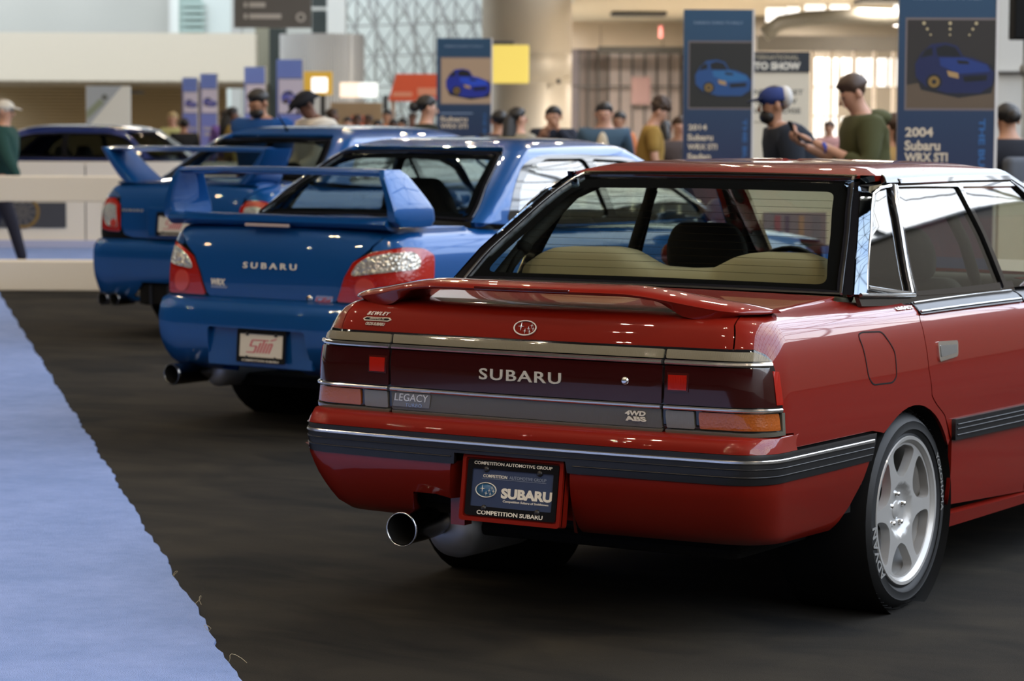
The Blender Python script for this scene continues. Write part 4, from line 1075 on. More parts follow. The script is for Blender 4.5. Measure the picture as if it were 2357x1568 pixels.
for sx in (-1,1):
    extrude_xz('front_seat',[(sx*.37-.25,.50),(sx*.37+.25,.50),(sx*.37+.24,.85),(sx*.37+.20,.99),(sx*.37-.20,.99),(sx*.37-.24,.85)],.86,1.02,CHAR,red,.05,lean=-.25,base=.99)
    extrude_xz('headrest',[(sx*.365-.145,.985),(sx*.365+.145,.985),(sx*.365+.155,1.08),(sx*.365+.11,1.165),(sx*.365-.11,1.165),(sx*.365-.155,1.08)],.83,.95,CHAR,red,.05,lean=-.1,base=.99)
MB().box(-.68,.68,1.66,1.98,.60,.955,bev=.05).build('dashboard',CABIN,red,True)
MB().lathe([(.175,0),(.19,.012),(.175,.024),(.165,.012)],32,Matrix.Translation((-.36,1.50,.88))@Matrix.Rotation(math.radians(65),4,'X'),True).build('steering_wheel',MATTE,red,True)
for sx in (-1,1):
    MB().box(sx*.66-.04,sx*.66+.04,.74,.86,.55,1.30).build('door_post',CABIN,red) if False else None
    MB().tube([(sx*.70,.86,.94),(sx*.64,.86,1.12),(sx*.565,.83,1.28)],.022,8).build('door_post',CABIN,red,True)
    MB().tube([(sx*.65,-.12,.98),(sx*.60,.03,1.13),(sx*.54,.22,1.28),(sx*.50,.32,1.32)],.024,8).build('pillar_lining',CABIN,red,True)
    MB().box(sx*.70-.06,sx*.70+.06,.10,2.0,.55,.945,bev=.03).build('door_lining',CABIN,red)
MB().tube([(-.62,-.10,.985),(-.60,-.06,1.06),(-.60,-.02,1.09)],.012,8).tube([(-.60,-.02,1.085),(-.60,.0,1.11)],[.02,.028],10).build('belt_guide',MATTE,red,True)
# --- wheels and mirrors
wheel(red,.705,0,.312,.232,.215,1); wheel(red,-.705,0,.312,.232,.215,-1,detail=False); wheel(red,.705,2.58,.312,.232,.215,1); wheel(red,-.705,2.58,.312,.232,.215,-1,detail=False)
for sx in (-1,1):
    MB().ellipsoid((sx*.90,1.70,1.0),(.10,.06,.065),16,10).tube([(sx*.78,1.72,.96),(sx*.85,1.70,.98)],.03,8).build('door_mirror',RED,red,True)
# ================================================================ BLUE CARS
FLAKE=mat('crystal lens',(.55,.52,.44),.12,.6,1.0); bump_noise(FLAKE,55,1.,.01,1,vor=True)
BRED=mat('bright red lens',(.36,.011,.006),.12,0,1.0); bump_noise(BRED,70,.35,.004,1,vor=True)
PINK=mat('pink print',(.55,.10,.13),.5)
PLWHITE=mat('white plate face',(.66,.62,.52),.4)
GOLD=mat('gold wheel paint',(.42,.28,.07),.35,.6)
CLRG=glass('blue car glass',(.62,.68,.64),.09)
def sti_mark(w,h):
    """slanted two-line rally mark: S, T and i drawn as outlined bars"""
    V=[];F=[]
    def bar(x0,y0,x1,y1,t):
        d=np.array([x1-x0,y1-y0]);L=np.linalg.norm(d);d=d/L;n=np.array([-d[1],d[0]])*t/2
        k=len(V)
        for p in ((x0,y0),(x1,y1)):
            for s_ in (1,-1): V.append((p[0]+n[0]*s_,p[1]+n[1]*s_,.0004))
        F.append((k,k+1,k+3,k+2))
    S=[((.0,.05),(.34,.05)),((.32,.05),(.32,.46)),((.34,.46),(.04,.46)),((.06,.46),(.06,.86)),((.04,.86),(.72,.86)),((.56,.86),(.56,.03)),((.44,.70),(.44,.03)),((.68,.70),(.68,.03)),((.80,.03),(.80,.66)),((.92,.03),(.92,.66)),((.80,.66),(.92,.66)),((.80,.86),(1.,1.))]
    for (a,b),(c,d) in S: bar(a,b,c,d,.07)
    V=np.array(V); V[:,0]=(V[:,0]-.5+.22*(V[:,1]-.5))*w; V[:,1]=(V[:,1]-.5)*h
    return V,F
def sym(pts): return pts
def blue_car(name,label,pose,shells,paint,D):
    CLRGLASS=D.get('glassm') or glass('blue car glass')
    car=thing(name,label,'car',(pose[0],pose[1],0),pose[2])
    low,bmp,cab=shells; R=D['R']; ay=0.0; az=R; ar=D['arch']; wb=D['wb']; T=lambda sh,v:T_of(sh,v)
    full_under(low,car,MATTE,.016,T(low,1.0),T(low,low.n-3.2),(ay,wb),ar)
    full_under(cab,car,CABIN,.035,T(cab,5.1),cab.T-.01,(),0,'headlining',res=.12)
    MB().box(-.66,.66,-.60,3.1,.20,.26,bev=.02).build('underbody',MATTE,car)
    for yy in (ay,wb):
        for sd in (-1,1): MB().lathe([(ar,0),(ar,-.28),(0,-.28)],32,Matrix.Translation((sd*.80,yy,az))@Matrix.Rotation(PI/2*sd,4,'Y')).build('wheel_well',MATTE,car,True)
    lid=D['lid_edge']          # right edge of the lid, bottom to glass
    lb=D['lid_bottom']
    lid_poly=[(k,-a,b) for k,a,b in lb[::-1] if a>0.001]+lb+lid+[('d',0,D['glass_y']-.012)]+[(k,-a,b) for k,a,b in lid[::-1]]
    lp=low.poly(lid_poly); panel('trunk_lid',low,lp,paint,car,res=.05,gap=.003)
    lampR=D['lampR']
    z0=D['body_z0']
    q=[(k,a,b) for k,a,b in D['lid_q'][::-1]]+D['lamp_top_out']+[('s',D['lamp_end'],z0)]+[('s',-.42,z0)]+[('s',ay+ar*math.cos(math.radians(a)),az+ar*math.sin(math.radians(a))) for a in range(D['a0'],34,-10)]+D['door_rear'][::-1]+[('s',-.05,D['belt']),('d',D['gx'],D['glass_y']-.02)]
    panel('quarter_panel',low,q,paint,car,mirror=True,res=.05,gap=.002)
    dr=D['door_rear']; b=D['belt']
    panel('rear_door',low,dr+[('s',.42,.27),('s',1.0,.27),('s',1.0,b)],paint,car,mirror=True,res=.08,gap=.003)
    panel('front_door',low,[('s',1.0,b),('s',1.0,.27),('s',2.05,.27),('s',2.1,b-.02)],paint,car,mirror=True,res=.09,gap=.003)
    fa=[('s',wb+ar*math.cos(math.radians(a)),az+ar*math.sin(math.radians(a))) for a in range(165,10,-15)]
    panel('front_fender',low,[('s',2.1,b-.03),('s',2.05,.27),('s',wb-ar-.02,.27)]+fa+[('s',3.02,.40),('s',3.05,.70),('s',2.8,b-.16)],paint,car,mirror=True,res=.09,gap=.003)
    panel('sill',low,[('s',ar+.04,.235),('s',ar+.04,.30),('s',wb-ar-.04,.30),('s',wb-ar-.04,.235)],paint,car,mirror=True,res=.08,off=.02,th=.04)
    fs=float(low.inv('s',3.0,.55)[0]); S_=low.S
    panel('front_bumper',low,[(fs,T(low,.6)),(S_,T(low,.6)),(S_,T(low,5.5)),(fs,T(low,5.5))],paint,car,mirror=True,res=.10,off=.02)
    hs=float(low.inv('s',2.0,.9)[0])
    panel('bonnet',low,[(hs,T(low,6.9)),(S_,T(low,6.9)),(S_,T(low,low.n-1.1)),(hs,T(low,low.n-1.1))],paint,car,mirror=True,res=.10)
    # bumper
    be=D['bump_end']; bp=bmp.poly(be); tb=T(bmp,bmp.n-1.02)
    zb=D['bump_bot']; botR=bmp.poly([('r',.25,zb),('r',.5,zb),('r',D['bcx'],zb)]+be)
    top=[(botR[-1][0],tb)]
    hole=D.get('bump_hole')
    outl=[(-s,t) for s,t in botR[::-1]]+([] if not D.get('mid') else bmp.poly(D['mid']))+botR+[(botR[-1][0],tb),(0,tb),(-botR[-1][0],tb)]
    panel('rear_bumper',bmp,outl,paint,car,res=.045,gap=0,th=.03,holes=[{'pts':hole,'rnd':.02}] if hole else [])
    # lamps
    for sd in (1,-1):
        f=lambda L:[((s if sd>0 else -s),t) for s,t in low.poly(L)]
        panel('tail_lamp',low,rounded(f(lampR),.02),BRED,car,off=.012,res=.04,gap=0,th=.03)
        panel('lamp_gasket',low,rounded(f(lampR),.02),GLOSSBLK,car,off=.004,res=.05,gap=-.006,th=.03)
        panel('lamp_clear_section',low,rounded(f(D['lampC']),.03),FLAKE,car,off=.016,res=.03,gap=0,th=.004)
        for nm,cx,cz,r in D['rounds']:
            k='r'; c=low.inv(k,cx,cz); pts=[(sd*(c[0]+r*math.cos(a)),c[1]+r*math.sin(a)) for a in np.linspace(0,2*PI,20)[:-1]]
            panel(nm,low,pts,mat('pale red lens',(.50,.06,.045),.15,0,1.),car,off=.018,res=.03,gap=0,th=.006)
    # cabin
    R0=T(cab,5.2); Sc=cab.S
    panel('roof',cab,[(-Sc,R0),(0,R0),(Sc,R0),(Sc,cab.T-.002),(0,cab.T-.002),(-Sc,cab.T-.002)],paint,car,res=.08,gap=0,th=.02)
    gw=D['glass']; full=[(k,-a,b) for k,a,b in gw[::-1]]+gw
    fp=cab.poly(full); panel('rear_window',cab,rounded(fp,.03),CLRGLASS,car,res=.08,gap=0,th=0,off=-.002)
    ip=inset(densify(rounded(fp,.03),.03),.045)[::1]
    panel('window_border',cab,rounded(fp,.03),GLOSSBLK,car,holes=[ip],res=.05,gap=0,th=0,off=-.005)
    p_,n_=shell_path(cab,rounded(fp,.03),.05,0,True); sweep('window_gasket',p_,n_,[(-.012,-.004),(.012,-.004),(.010,.007),(-.010,.007)],GLOSSBLK,car,closed=True)
    dlo=D['dlo']; sA=float(np.interp(3.05,cab.us,cab.sl))
    gs=cab.poly(gw)     # right half edge of the rear glass, bottom centre -> top centre
    s_lo=gs[0][0]; 
    edge=[p for p in gs if p[0]>.3]
    body=[(edge[0][0]+.012,.004)]+[(s+.014,t) for s,t in edge]+[(edge[-1][0]+.01,R0),(sA+.03,R0),(sA+.03,T(cab,4)),(sA+.03,T(cab,2.5)),(sA+.03,T(cab,1)),(sA+.03,.004)]
    dl=rounded(cab.poly(dlo),D.get('dlo_r',.05))
    panel('cabin_side',cab,body,paint,car,holes=[dl],res=.05,gap=0,mirror=True,th=.03)
    panel('window_frame',cab,dl,GLOSSBLK,car,holes=[rounded(cab.poly(h),.035) for h in D['wins']],res=.05,gap=-.008,mirror=True,th=.02,off=.002)
    for h in D['wins']: panel('side_window',cab,cab.poly(h),D.get('glassm') or glass('blue car side glass',(.5,.55,.52),.22),car,res=.12,gap=-.006,mirror=True,th=0,off=-.012)
    panel('windscreen',cab,[(sA+.02,.02),(Sc,.02),(Sc,T(cab,4.7)),(sA+.02,T(cab,4.7))],CLRGLASS,car,mirror=True,res=.15,gap=0,th=0)
    panel('windscreen_header',cab,[(sA,T(cab,4.6)),(Sc,T(cab,4.6)),(Sc,R0),(sA,R0)],paint,car,mirror=True,res=.08,gap=0,th=.02)
    # interior
    gy=D['glass_y']; sz=D['belt']
    extrude_xz('rear_seat',[(-.62,.6),(.62,.6),(.62,sz-.01),(.5,sz+.05),(.2,sz+.05),(.1,sz+.01),(-.1,sz+.01),(-.2,sz+.05),(-.5,sz+.05),(-.62,sz-.01)],gy+.22,gy+.36,CHAR,car,.03)
    MB().box(-.64,.64,gy+.02,gy+.26,sz-.04,sz-.01,bev=.01).build('parcel_shelf',CHAR,car)
    for sx in (-1,1):
        extrude_xz('front_seat',[(sx*.37-.25,.5),(sx*.37+.25,.5),(sx*.37+.24,.95),(sx*.37+.16,1.16),(sx*.37+.10,1.23),(sx*.37-.10,1.23),(sx*.37-.16,1.16),(sx*.37-.24,.95)],.72,.86,CHAR,car,.06,lean=-.2,base=1.)
        MB().box(sx*.70-.05,sx*.70+.05,.2,2.0,.5,sz-.03,bev=.03).build('door_lining',CABIN,car)
    MB().box(-.66,.66,1.6,1.95,.6,sz-.02,bev=.05).build('dashboard',CABIN,car,True)
    for sx in (-1,1):
        wheel(car,sx*(D['wx']),0,R,D['rim'],.225,sx,spokes=5 if D['wheel']=='gold' else 10,rimmat=D['wmat'],detail=False,style='thin')
        wheel(car,sx*(D['wx']),wb,R,D['rim'],.225,sx,spokes=5 if D['wheel']=='gold' else 10,rimmat=D['wmat'],detail=False,style='thin')
        MB().ellipsoid((sx*.95,1.72,1.06),(.10,.06,.075),16,10).tube([(sx*.80,1.74,1.0),(sx*.88,1.72,1.04)],.03,8).build('door_mirror',paint,car,True)
    return car
# --- middle car: 2004-style saloon with the boxed rear wing
BS=blue_shells()
DB=dict(R=.32,arch=.345,wb=2.54,rim=.225,wx=.715,wmat=GOLD,wheel='gold',glass_y=-.20,gx=.72,belt=1.0,body_z0=.672,
 lid_bottom=[('r',0,.640),('r',.20,.640),('r',.35,.645)],
 lid_edge=[('r',.40,.655),('r',.445,.70),('r',.478,.785),('r',.520,.862),('r',.60,.920),('r',.655,.985),('d',.675,-.78),('d',.69,-.5),('d',.70,-.235)],
 lampR=[('r',.428,.672),('r',.452,.72),('r',.476,.785),('r',.524,.862),('r',.625,.910),('r',.745,.932),('s',-.66,.925),('s',-.60,.895),('s',-.625,.787),('s',-.70,.70),('s',-.78,.672)],
 lampC=[('r',.512,.795),('r',.545,.850),('r',.60,.885),('r',.68,.903),('s',-.725,.912),('s',-.70,.88),('s',-.715,.835),('r',.66,.812)],
 rounds=[('reversing_round',.60,.735,.055)],
 lid_q=[('r',.61,.918),('r',.655,.985),('d',.675,-.78),('d',.69,-.5),('d',.70,-.235)],lamp_top_out=[('r',.66,.915),('r',.745,.934),('s',-.66,.928),('s',-.597,.897),('s',-.622,.787),('s',-.69,.70)],lamp_end=-.72,
 a0=128,door_rear=[('s',.12,1.0),('s',.10,.80),('s',.20,.62),('s',.345,.45),('s',.36,.30)],
 bump_end=[('s',-.60,.30),('s',-.44,.31),('s',-.36,.42),('s',-.30,.52),('s',-.26,.60)],bump_bot=.298,bcx=.66,
 mid=[('r',-.36,.30),('r',-.30,.325),('r',.20,.325)],
 bump_hole=[('r',-.348,.522),('r',.285,.522),('r',.30,.345),('r',-.36,.345)],
 glass=[('r',.0,1.062),('r',.4,1.058),('r',.700,1.048),('r',.62,1.20),('r',.515,1.372),('r',.25,1.376),('r',0,1.378)],
 dlo=[('s',.02,1.03),('s',.9,1.02),('s',1.86,1.03),('s',1.66,1.16),('s',1.46,1.285),('s',1.25,1.345),('s',.85,1.362),('s',.50,1.362),('s',.32,1.325),('s',.16,1.20)],
 wins=[[('s',.10,1.045),('s',.90,1.040),('s',.86,1.345),('s',.52,1.345),('s',.36,1.31),('s',.20,1.20)],[('s',.96,1.04),('s',1.80,1.045),('s',1.60,1.17),('s',1.42,1.275),('s',1.22,1.33),('s',.92,1.343)]])
bcar=blue_car('sedan','blue saloon with boxed rear wing and large red tail lamps, directly behind the red car',POSE_B,BS,BLUE,DB)
bl,bb,bc=BS
lettering(bl,'S U B A R U',('r',.004,.827),.345,.030,WHITEP,bcar,.02,.003,.002)
lettering(bl,'WRX',('r',-.343,.737),.100,.033,WHITEP,bcar,.05,.002,.002,shear=.2)
s0,t0=bl.inv('r',-.338,.713); plate_on(bl,s0,t0,[(-.055,-.006),(.055,-.006),(.058,.006),(-.052,.006)],SATIN,bcar,.003,'badge_bar')
V,F=sti_mark(.095,.040); s0,t0=bl.inv('r',.342,.672)
mesh_obj('rally_badge',on_shell(bl,s0,t0,V,.004),F,PINK,bcar,False)
plate_on(bl,s0,t0,rounded([(-.058,-.022),(.048,-.022),(.060,.024),(-.040,.024)],.004),SATIN,bcar,.002,'rally_badge_base')
MB().lathe([(0,.006),(.016,.005),(.018,0)],20,Matrix.Translation(Vector(bl.P(*bl.inv('r',.256,.678))[0]))@Matrix.Rotation(PI/2,4,'X')).build('boot_lock',SATIN,bcar,True)
for x in (-.52,-.40,.0,.35): pass
MB().box(-.37,.31,-.925,-.90,.335,.53).build('plate_recess',BLUE,bcar)
MB().box(-.20,.20,-.935,-.91,.525,.545,bev=.004).build('plate_lamp_hood',BLACK,bcar)
PB=Matrix.Translation((0,-.940,.440))@Matrix.Rotation(PI/2-math.radians(4),4,'X')
STIV,STIF=sti_mark(.16,.075)
def sti_plate(car,M):
    plate(car,M,PLWHITE,GLOSSBLK,[('COMPETITION SUBARU',0,-.0735,.24,.010,WHITEP,.02,0)])
    mm=M@Matrix.Translation((0,0,.0048)); mesh_obj('plate_print',[tuple(mm@Vector(v)) for v in STIV],STIF,PINK,car,False)
sti_plate(bcar,PB)
EXB=Matrix.Translation((-.555,-1.0,.272))@Matrix.Rotation(-PI/2,4,'X')
MB().lathe([(.048,.01),(.050,0),(.054,.002),(.054,.02),(.052,.24),(.045,.28),(.03,.30)],36,EXB).build('exhaust_tip',mat('dark polished steel',(.20,.19,.18),.12,1.),bcar,True)
MB().lathe([(.047,.006),(.045,.12),(0,.14)],28,EXB).build('tip_bore',MATTE,bcar,True)
MB().lathe([(0,.0),(.06,.0),(.09,.04),(.09,.40),(0,.42)],36,Matrix.Translation((-.50,-.76,.285))@Matrix.Rotation(-PI/2,4,'X')).build('muffler',mat('brushed muffler steel',(.55,.57,.62),.45,.8),bcar,True)
def loft(name,secs,m,parent,closed=True,smooth=True,ang=.8):
    V=[];F=[];k=len(secs[0])
    for s_ in secs: V+=list(s_)
    for i in range(len(secs)-1):
        for j in range(k): F.append((i*k+j,(i+1)*k+j,(i+1)*k+(j+1)%k,i*k+(j+1)%k))
    F.append(tuple(range(k))); F.append(tuple((len(secs)-1)*k+j for j in range(k))[::-1])
    return flatshade(mesh_obj(name,V,F,m,parent,smooth),ang)
def airfoil(x,y0,y1,z,t,dz=0,n=7):
    """closed section in the y-z plane, y0 trailing edge, y1 leading edge"""
    top=[];bot=[]
    for i in range(n):
        u=i/(n-1); y=y0+(y1-y0)*u; h=t*(math.sin(PI*u**.8)**.7 if 0<u<1 else .0)
        top.append((x,y,z+dz*u+h*.55+.002)); bot.append((x,y,z+dz*u-h*.45-.002))
    return top+bot[::-1]
def box_wing(car,paint,zt,zb,yb,xt=.655,xb=.70):
    # blade
    loft('wing_blade',[airfoil(x,yb-.02+.02*(x/.66)**2,yb+.165,zt-.006*(x/.66)**2,.034) for x in np.linspace(-xt,xt,21)],paint,car)
    # end plates: closed loft from the deck to the blade tip
    for sd in (-1,1):
        secs=[]
        for k in range(11):
            u=k/10; z=zb-.02+(zt+.012-zb+.02)*u; e=max(0,(u-.28)/.72)
            x=sd*(xb+.035-.075*e**1.3)
            yf=yb+.30-.14*e**1.1; yr=yb-.0-.01*math.sin(PI*u)
            th=.05-.012*u + (.03*(1-u)**3)
            cap=1 if 0<k<10 else .8
            n=16; s_=[]
            for j in range(n):
                a=2*PI*j/n; cx=math.cos(a); cy=math.sin(a)
                s_.append((x+sd*(-.005)+th/2*np.sign(cx)*abs(cx)**.35*cap,(yf+yr)/2+(yf-yr)/2*np.sign(cy)*abs(cy)**.22*cap,z))
            secs.append(s_)
        if sd<0: secs=[s_[::-1] for s_ in secs]
        loft('wing_end_plate',secs,paint,car,ang=.75)
    # base blade lying on the lid
    loft('wing_base',[airfoil(x,yb-.045+.02*(x/.7)**2,yb+.13,zb-.006,.055+.012*(abs(x)/.7)**6) for x in np.linspace(-xb-.01,xb+.01,21)],paint,car)
box_wing(bcar,BLUE,1.290,1.052,-.835)
MB().box(-.155,.125,-.892,-.872,1.018,1.034,bev=.004).build('high_brake_lamp',mat('pale brake lamp',(.45,.36,.32),.3,0,.5),bcar)
# --- third car: taller saloon with the flared wing
TS=tall_shells()
DC=dict(R=.325,arch=.350,wb=2.625,rim=.228,wx=.745,wmat=RIM,wheel='silver',glass_y=-.33,gx=.715,belt=1.06,body_z0=.705,
 lid_bottom=[('r',0,.705),('r',.25,.705),('r',.42,.71)],
 lid_edge=[('r',.50,.73),('r',.535,.80),('r',.53,.90),('r',.56,1.0),('r',.64,1.05),('d',.67,-.86),('d',.68,-.6),('d',.69,-.36)],
 lampR=[('r',.535,.752),('r',.535,.86),('r',.54,.94),('r',.60,.990),('r',.70,.985),('s',-.84,.945),('s',-.81,.85),('s',-.86,.78),('r',.64,.755)],
 lampC=[('r',.555,.78),('r',.575,.94),('r',.66,.95),('s',-.90,.91),('r',.665,.79)],
 rounds=[('reversing_round',.595,.81,.03)],
 lid_q=[('r',.56,1.0),('r',.64,1.05),('d',.67,-.86),('d',.68,-.6),('d',.69,-.36)],lamp_top_out=[('r',.60,.992),('r',.70,.987),('s',-.84,.948),('s',-.808,.85),('s',-.858,.78)],lamp_end=-.84,
 a0=128,door_rear=[('s',.14,1.06),('s',.10,.85),('s',.22,.62),('s',.35,.45),('s',.37,.30)],
 bump_end=[('s',-.60,.26),('s',-.44,.28),('s',-.36,.42),('s',-.30,.52),('s',-.26,.62)],bump_bot=.25,bcx=.68,
 mid=[('r',-.45,.27),('r',-.36,.34),('r',-.30,.40),('r',.30,.40),('r',.36,.34),('r',.45,.27)],
 glass=[('r',0,1.16),('r',.4,1.155),('r',.680,1.122),('r',.60,1.27),('r',.50,1.405),('r',.25,1.412),('r',0,1.414)],
 dlo=[('s',.00,1.10),('s',.9,1.09),('s',2.02,1.10),('s',1.90,1.22),('s',1.75,1.34),('s',1.5,1.40),('s',.85,1.405),('s',.45,1.39),('s',.28,1.35),('s',.14,1.24)],
 wins=[[('s',.08,1.115),('s',.92,1.11),('s',.88,1.385),('s',.48,1.372),('s',.32,1.335),('s',.18,1.24)],[('s',.98,1.11),('s',1.95,1.115),('s',1.84,1.22),('s',1.70,1.325),('s',1.45,1.38),('s',.94,1.387)]])
ccar=blue_car('sedan','blue saloon with a flared rear wing and twin tailpipes, third car in the row',POSE_C,TS,BLUE,DC)
cl,cb_,cc=TS
PC=Matrix.Translation((0,-1.022,.815))@Matrix.Rotation(PI/2-math.radians(6),4,'X')
sti_plate(ccar,PC)
MB().box(-.26,.26,-1.012,-.99,.72,.93,bev=.006).build('plate_recess',BLUE,ccar)
MB().box(-.36,.36,-.98,-.95,.24,.40,bev=.01).build('diffuser',MATTE,ccar)
for x in (-.24,-.08,.08,.24): MB().box(x-.008,x+.008,-1.0,-.96,.24,.38).build('diffuser_fin',BLACK,ccar)
for x in (-.638,-.532,.532,.638):
    E_=Matrix.Translation((x,-1.055,.270))@Matrix.Rotation(-PI/2,4,'X')
    MB().lathe([(.040,.01),(.042,0),(.047,.002),(.047,.02),(.045,.20),(0,.22)],28,E_).build('exhaust_tip',mat('dark polished steel',(.20,.19,.18),.12,1.),ccar,True)
    MB().lathe([(.0405,.004),(.038,.1),(0,.11)],24,E_).build('tip_bore',MATTE,ccar,True)
lettering(cl,'S U B A R U',('r',-.42,.905),.20,.018,SILVERL,ccar,.02,.003,.002)
# flared wing: broad blade, uprights leaning outward, small foot at each side
yb=-.90
loft('wing_blade',[airfoil(x,yb-.03+.03*(x/.72)**2,yb+.17,1.338+.006*(1-(x/.72)**2),.034) for x in np.linspace(-.70,.70,21)],BLUE,ccar)
for sd in (-1,1):
    secs=[]
    for k in range(10):
        u=k/9; z=1.10+(1.352-1.10)*u; x=sd*(.50+.235*u**.8); w_=.115*(1-u)**.8+.05; yl=yb-.01-.02*u; yh=yb+.36-.10*u
        s_=[]
        for j in range(16):
            a=2*PI*j/16; cx,cy=math.cos(a),math.sin(a)
            s_.append((x+w_/2*np.sign(cx)*abs(cx)**.6,(yl+yh)/2+(yh-yl)/2*np.sign(cy)*abs(cy)**.5,z))
        secs.append(s_)
    loft('wing_upright',secs if sd>0 else [s_[::-1] for s_ in secs],BLUE,ccar,ang=1.2)
loft('wing_base',[airfoil(x,yb+.0,yb+.25,1.098,.03) for x in np.linspace(-.62,.62,15)],BLUE,ccar)
MB().tube([(.0,.30,1.455),(-.003,.27,1.50),(-.008,.19,1.59)],[.014,.007,.004],8).build('roof_aerial',MATTE,ccar,True)
# --- far car: dark blue, side-on beyond the white barrier
p_=H(-6.5,35.0)
POSE_D=(p_[0],p_[1],HY-PI/2-.22)
DD=dict(DC,glassm=TINT)
dcar=blue_car('hatchback','dark blue car seen side-on behind the cream display wall at the left',POSE_D,tall_shells(),DBLUE,DD)
# ================================================================ CARPETS AND DISPLAY WALL
random.seed(11)
def carpet_strip():
    e=[(-12.45+ (15.15)*k/320, 10.17-(15.15)*k/320) for k in range(321)]
    d=Vector((1,-1)).normalized(); nrm=Vector((1,1)).normalized()
    edge=[]
    for i,(x,y) in enumerate(e):
        w=.006*math.sin(i*.37)+.004*math.sin(i*1.7)+random.uniform(-.0045,.0045); edge.append((x+nrm.x*w,y+nrm.y*w))
    far=[(x-6.5*nrm.x,y-6.5*nrm.y) for x,y in e]
    far=[(x+1.0*max(0,(80-i)/80),y-1.0*max(0,(80-i)/80)) for i,(x,y) in enumerate(far)]
    V=[(x,y,.009) for x,y in edge]+[(x,y,.009) for x,y in far]+[(x+nrm.x*.002,y+nrm.y*.002,.0) for x,y in edge]
    n=len(e); F=[(i,i+1,n+i+1,n+i) for i in range(n-1)]+[(2*n+i,2*n+i+1,i+1,i) for i in range(n-1)]
    F=[f[::-1] for f in F]
    o=mesh_obj('carpet',V,F,BCARPET,None,False); meta(o,'light blue carpet runner with a ragged cut edge beside the black carpet','carpet')
    return edge
EDGE=carpet_strip()
THW=('second from the far end','third from the far end','fourth from the far end','third from the picture bottom','fifth from the far end','second from the picture bottom','topmost, farthest away','closest to the picture bottom')
THREAD=mat('pale loose thread',(.45,.38,.24),.7)
for k,(px_,ln) in enumerate([(240,.10),(247,.07),(254,.09),(268,.12),(261,.05),(274,.06),(232,.06),(280,.08)]):
    x,y=EDGE[px_]; rnd=random.Random(k); q=[(x,y,.008)]; dx,dy=rnd.uniform(-.3,1),rnd.uniform(-1,.3)
    for j in range(1,7):
        u=j/6; q.append((x+ln*u*dx*.5+.01*math.sin(u*5+k),y+ln*u*dy*.5+.01*math.cos(u*4+k),.008+.035*math.sin(PI*u)*ln*8+.001))
    o=MB().tube(q,.0007,4).build('thread',THREAD); meta(o,'pale thread at the ragged carpet edge, %s'%THW[k],'thread',None,'loose threads along the carpet edge')
slab('floor_blue_carpet',-30,-1.0,24.42,32.35,.0,.012,BCARPET).name='trim_1'
# white low platform edge with a rail in front of the walkway
plat=thing('barrier','cream barrier with a low plinth and a broad rail, in front of the display wall','barrier',H(-8,24.2),HY)
def hb(name,a0,a1,b0,b1,z0,z1,m,parent,bev=.0,org=(-8,24.2)): return MB().box(a0-org[0],a1-org[0],b0-org[1],b1-org[1],z0,z1,bev=bev).build(name,m,parent)
hb('plinth',-16,-3.166,24.1,24.4,0,0.270,WALLW,plat,.01)
hb('rail',-16,-3.166,24.15,24.3,0.809,1.043,WALLW,plat,.01)
for a in (-15.5,-10.2,-3.324): hb('post',a-.06,a+.06,24.18,24.28,0.270,0.809,WALLW,plat)
dw=thing('display_wall','cream panelled display wall with printed car pictures, behind the barrier at the left','wall',H(-8,32.4),HY)
def hd(name,a0,a1,b0,b1,z0,z1,m,parent=None,bev=.0): return hb(name,a0,a1,b0,b1,z0,z1,m,parent or dw,bev,(-8,32.4))
edges=[-16,-7.841,-6.570,-5.219,-3.868,-2.544]
for i in range(5): hd('wall_panel',edges[i]+.008,edges[i+1]-.008,32.4,32.5,.0,1.059,WALLW,bev=.004)
hd('wall_core',-16,-2.544,32.42,32.52,0,1.0,mat('dark joint',(.10,.09,.08),.8))
hd('skirting',-16,-2.544,32.36,32.40,0,.10,mat('pale lilac skirting',(.45,.47,.62),.6))
# printed pictures along the wall
def picture(a0,a1,z0,z1,b):
    ob=hd('printed_picture',a0,a1,b-.012,b,z0,z1,mat('dark photo print',(.05,.052,.06),.5)); return ob
p1=(-6.195,-5.454); picture(-6.248-.6,p1[1],0.253,0.561,32.39)
picture(-4.988,-4.025,0.256,0.563,32.39)
rc=(-5.980,0.444)
MB().lathe([(.165,0),(.175,.003),(.195,.003),(.205,0)],36,Matrix.Translation((rc[0]+8,-.024,rc[1]))@Matrix.Rotation(PI/2,4,'X')).build('printed_wheel_ring',mat('printed gold',(.22,.13,.025),.5),dw)
mb=MB()
for k in range(10):
    a=2*PI*k/10; mb.box(.02,.17,-.012,.012,0,.002,Matrix.Translation((rc[0]+8,-.024,rc[1]))@Matrix.Rotation(PI/2,4,'X')@Matrix.Rotation(a,4,'Z'))
mb.build('printed_spokes',mat('printed grey',(.12,.11,.10),.5),dw)['kind']='stuff'

dw2=thing('display_wall','low cream display wall behind the nose of the middle blue car','wall',H(2.360,16.62),HY)
e2=[1.470,2.252,3.039,4.124]; ox=2.360
for i in range(3): MB().box(e2[i]-ox+.006,e2[i+1]-ox-.006,0,.08,0,1.17,bev=.004).build('wall_panel',WALLW,dw2)
MB().box(1.573-ox,1.967-ox,-.012,-.001,.62,.98).build('printed_picture',mat('lilac grey print',(.25,.22,.27),.5),dw2)
for k,(x,w_,c) in enumerate(((1782,14,(.35,.12,.16)),(1806,10,(.12,.10,.18)),(1838,12,(.45,.28,.20)),(1868,20,(.20,.20,.26)))): MB().box(-3.203*0+(x-1178.5)/6098*16.6-ox,(x+w_-1178.5)/6098*16.6-ox,-.016,-.012,.66,.96).build('printed_streak',mat('printed streak %d'%k,c,.5),dw2)
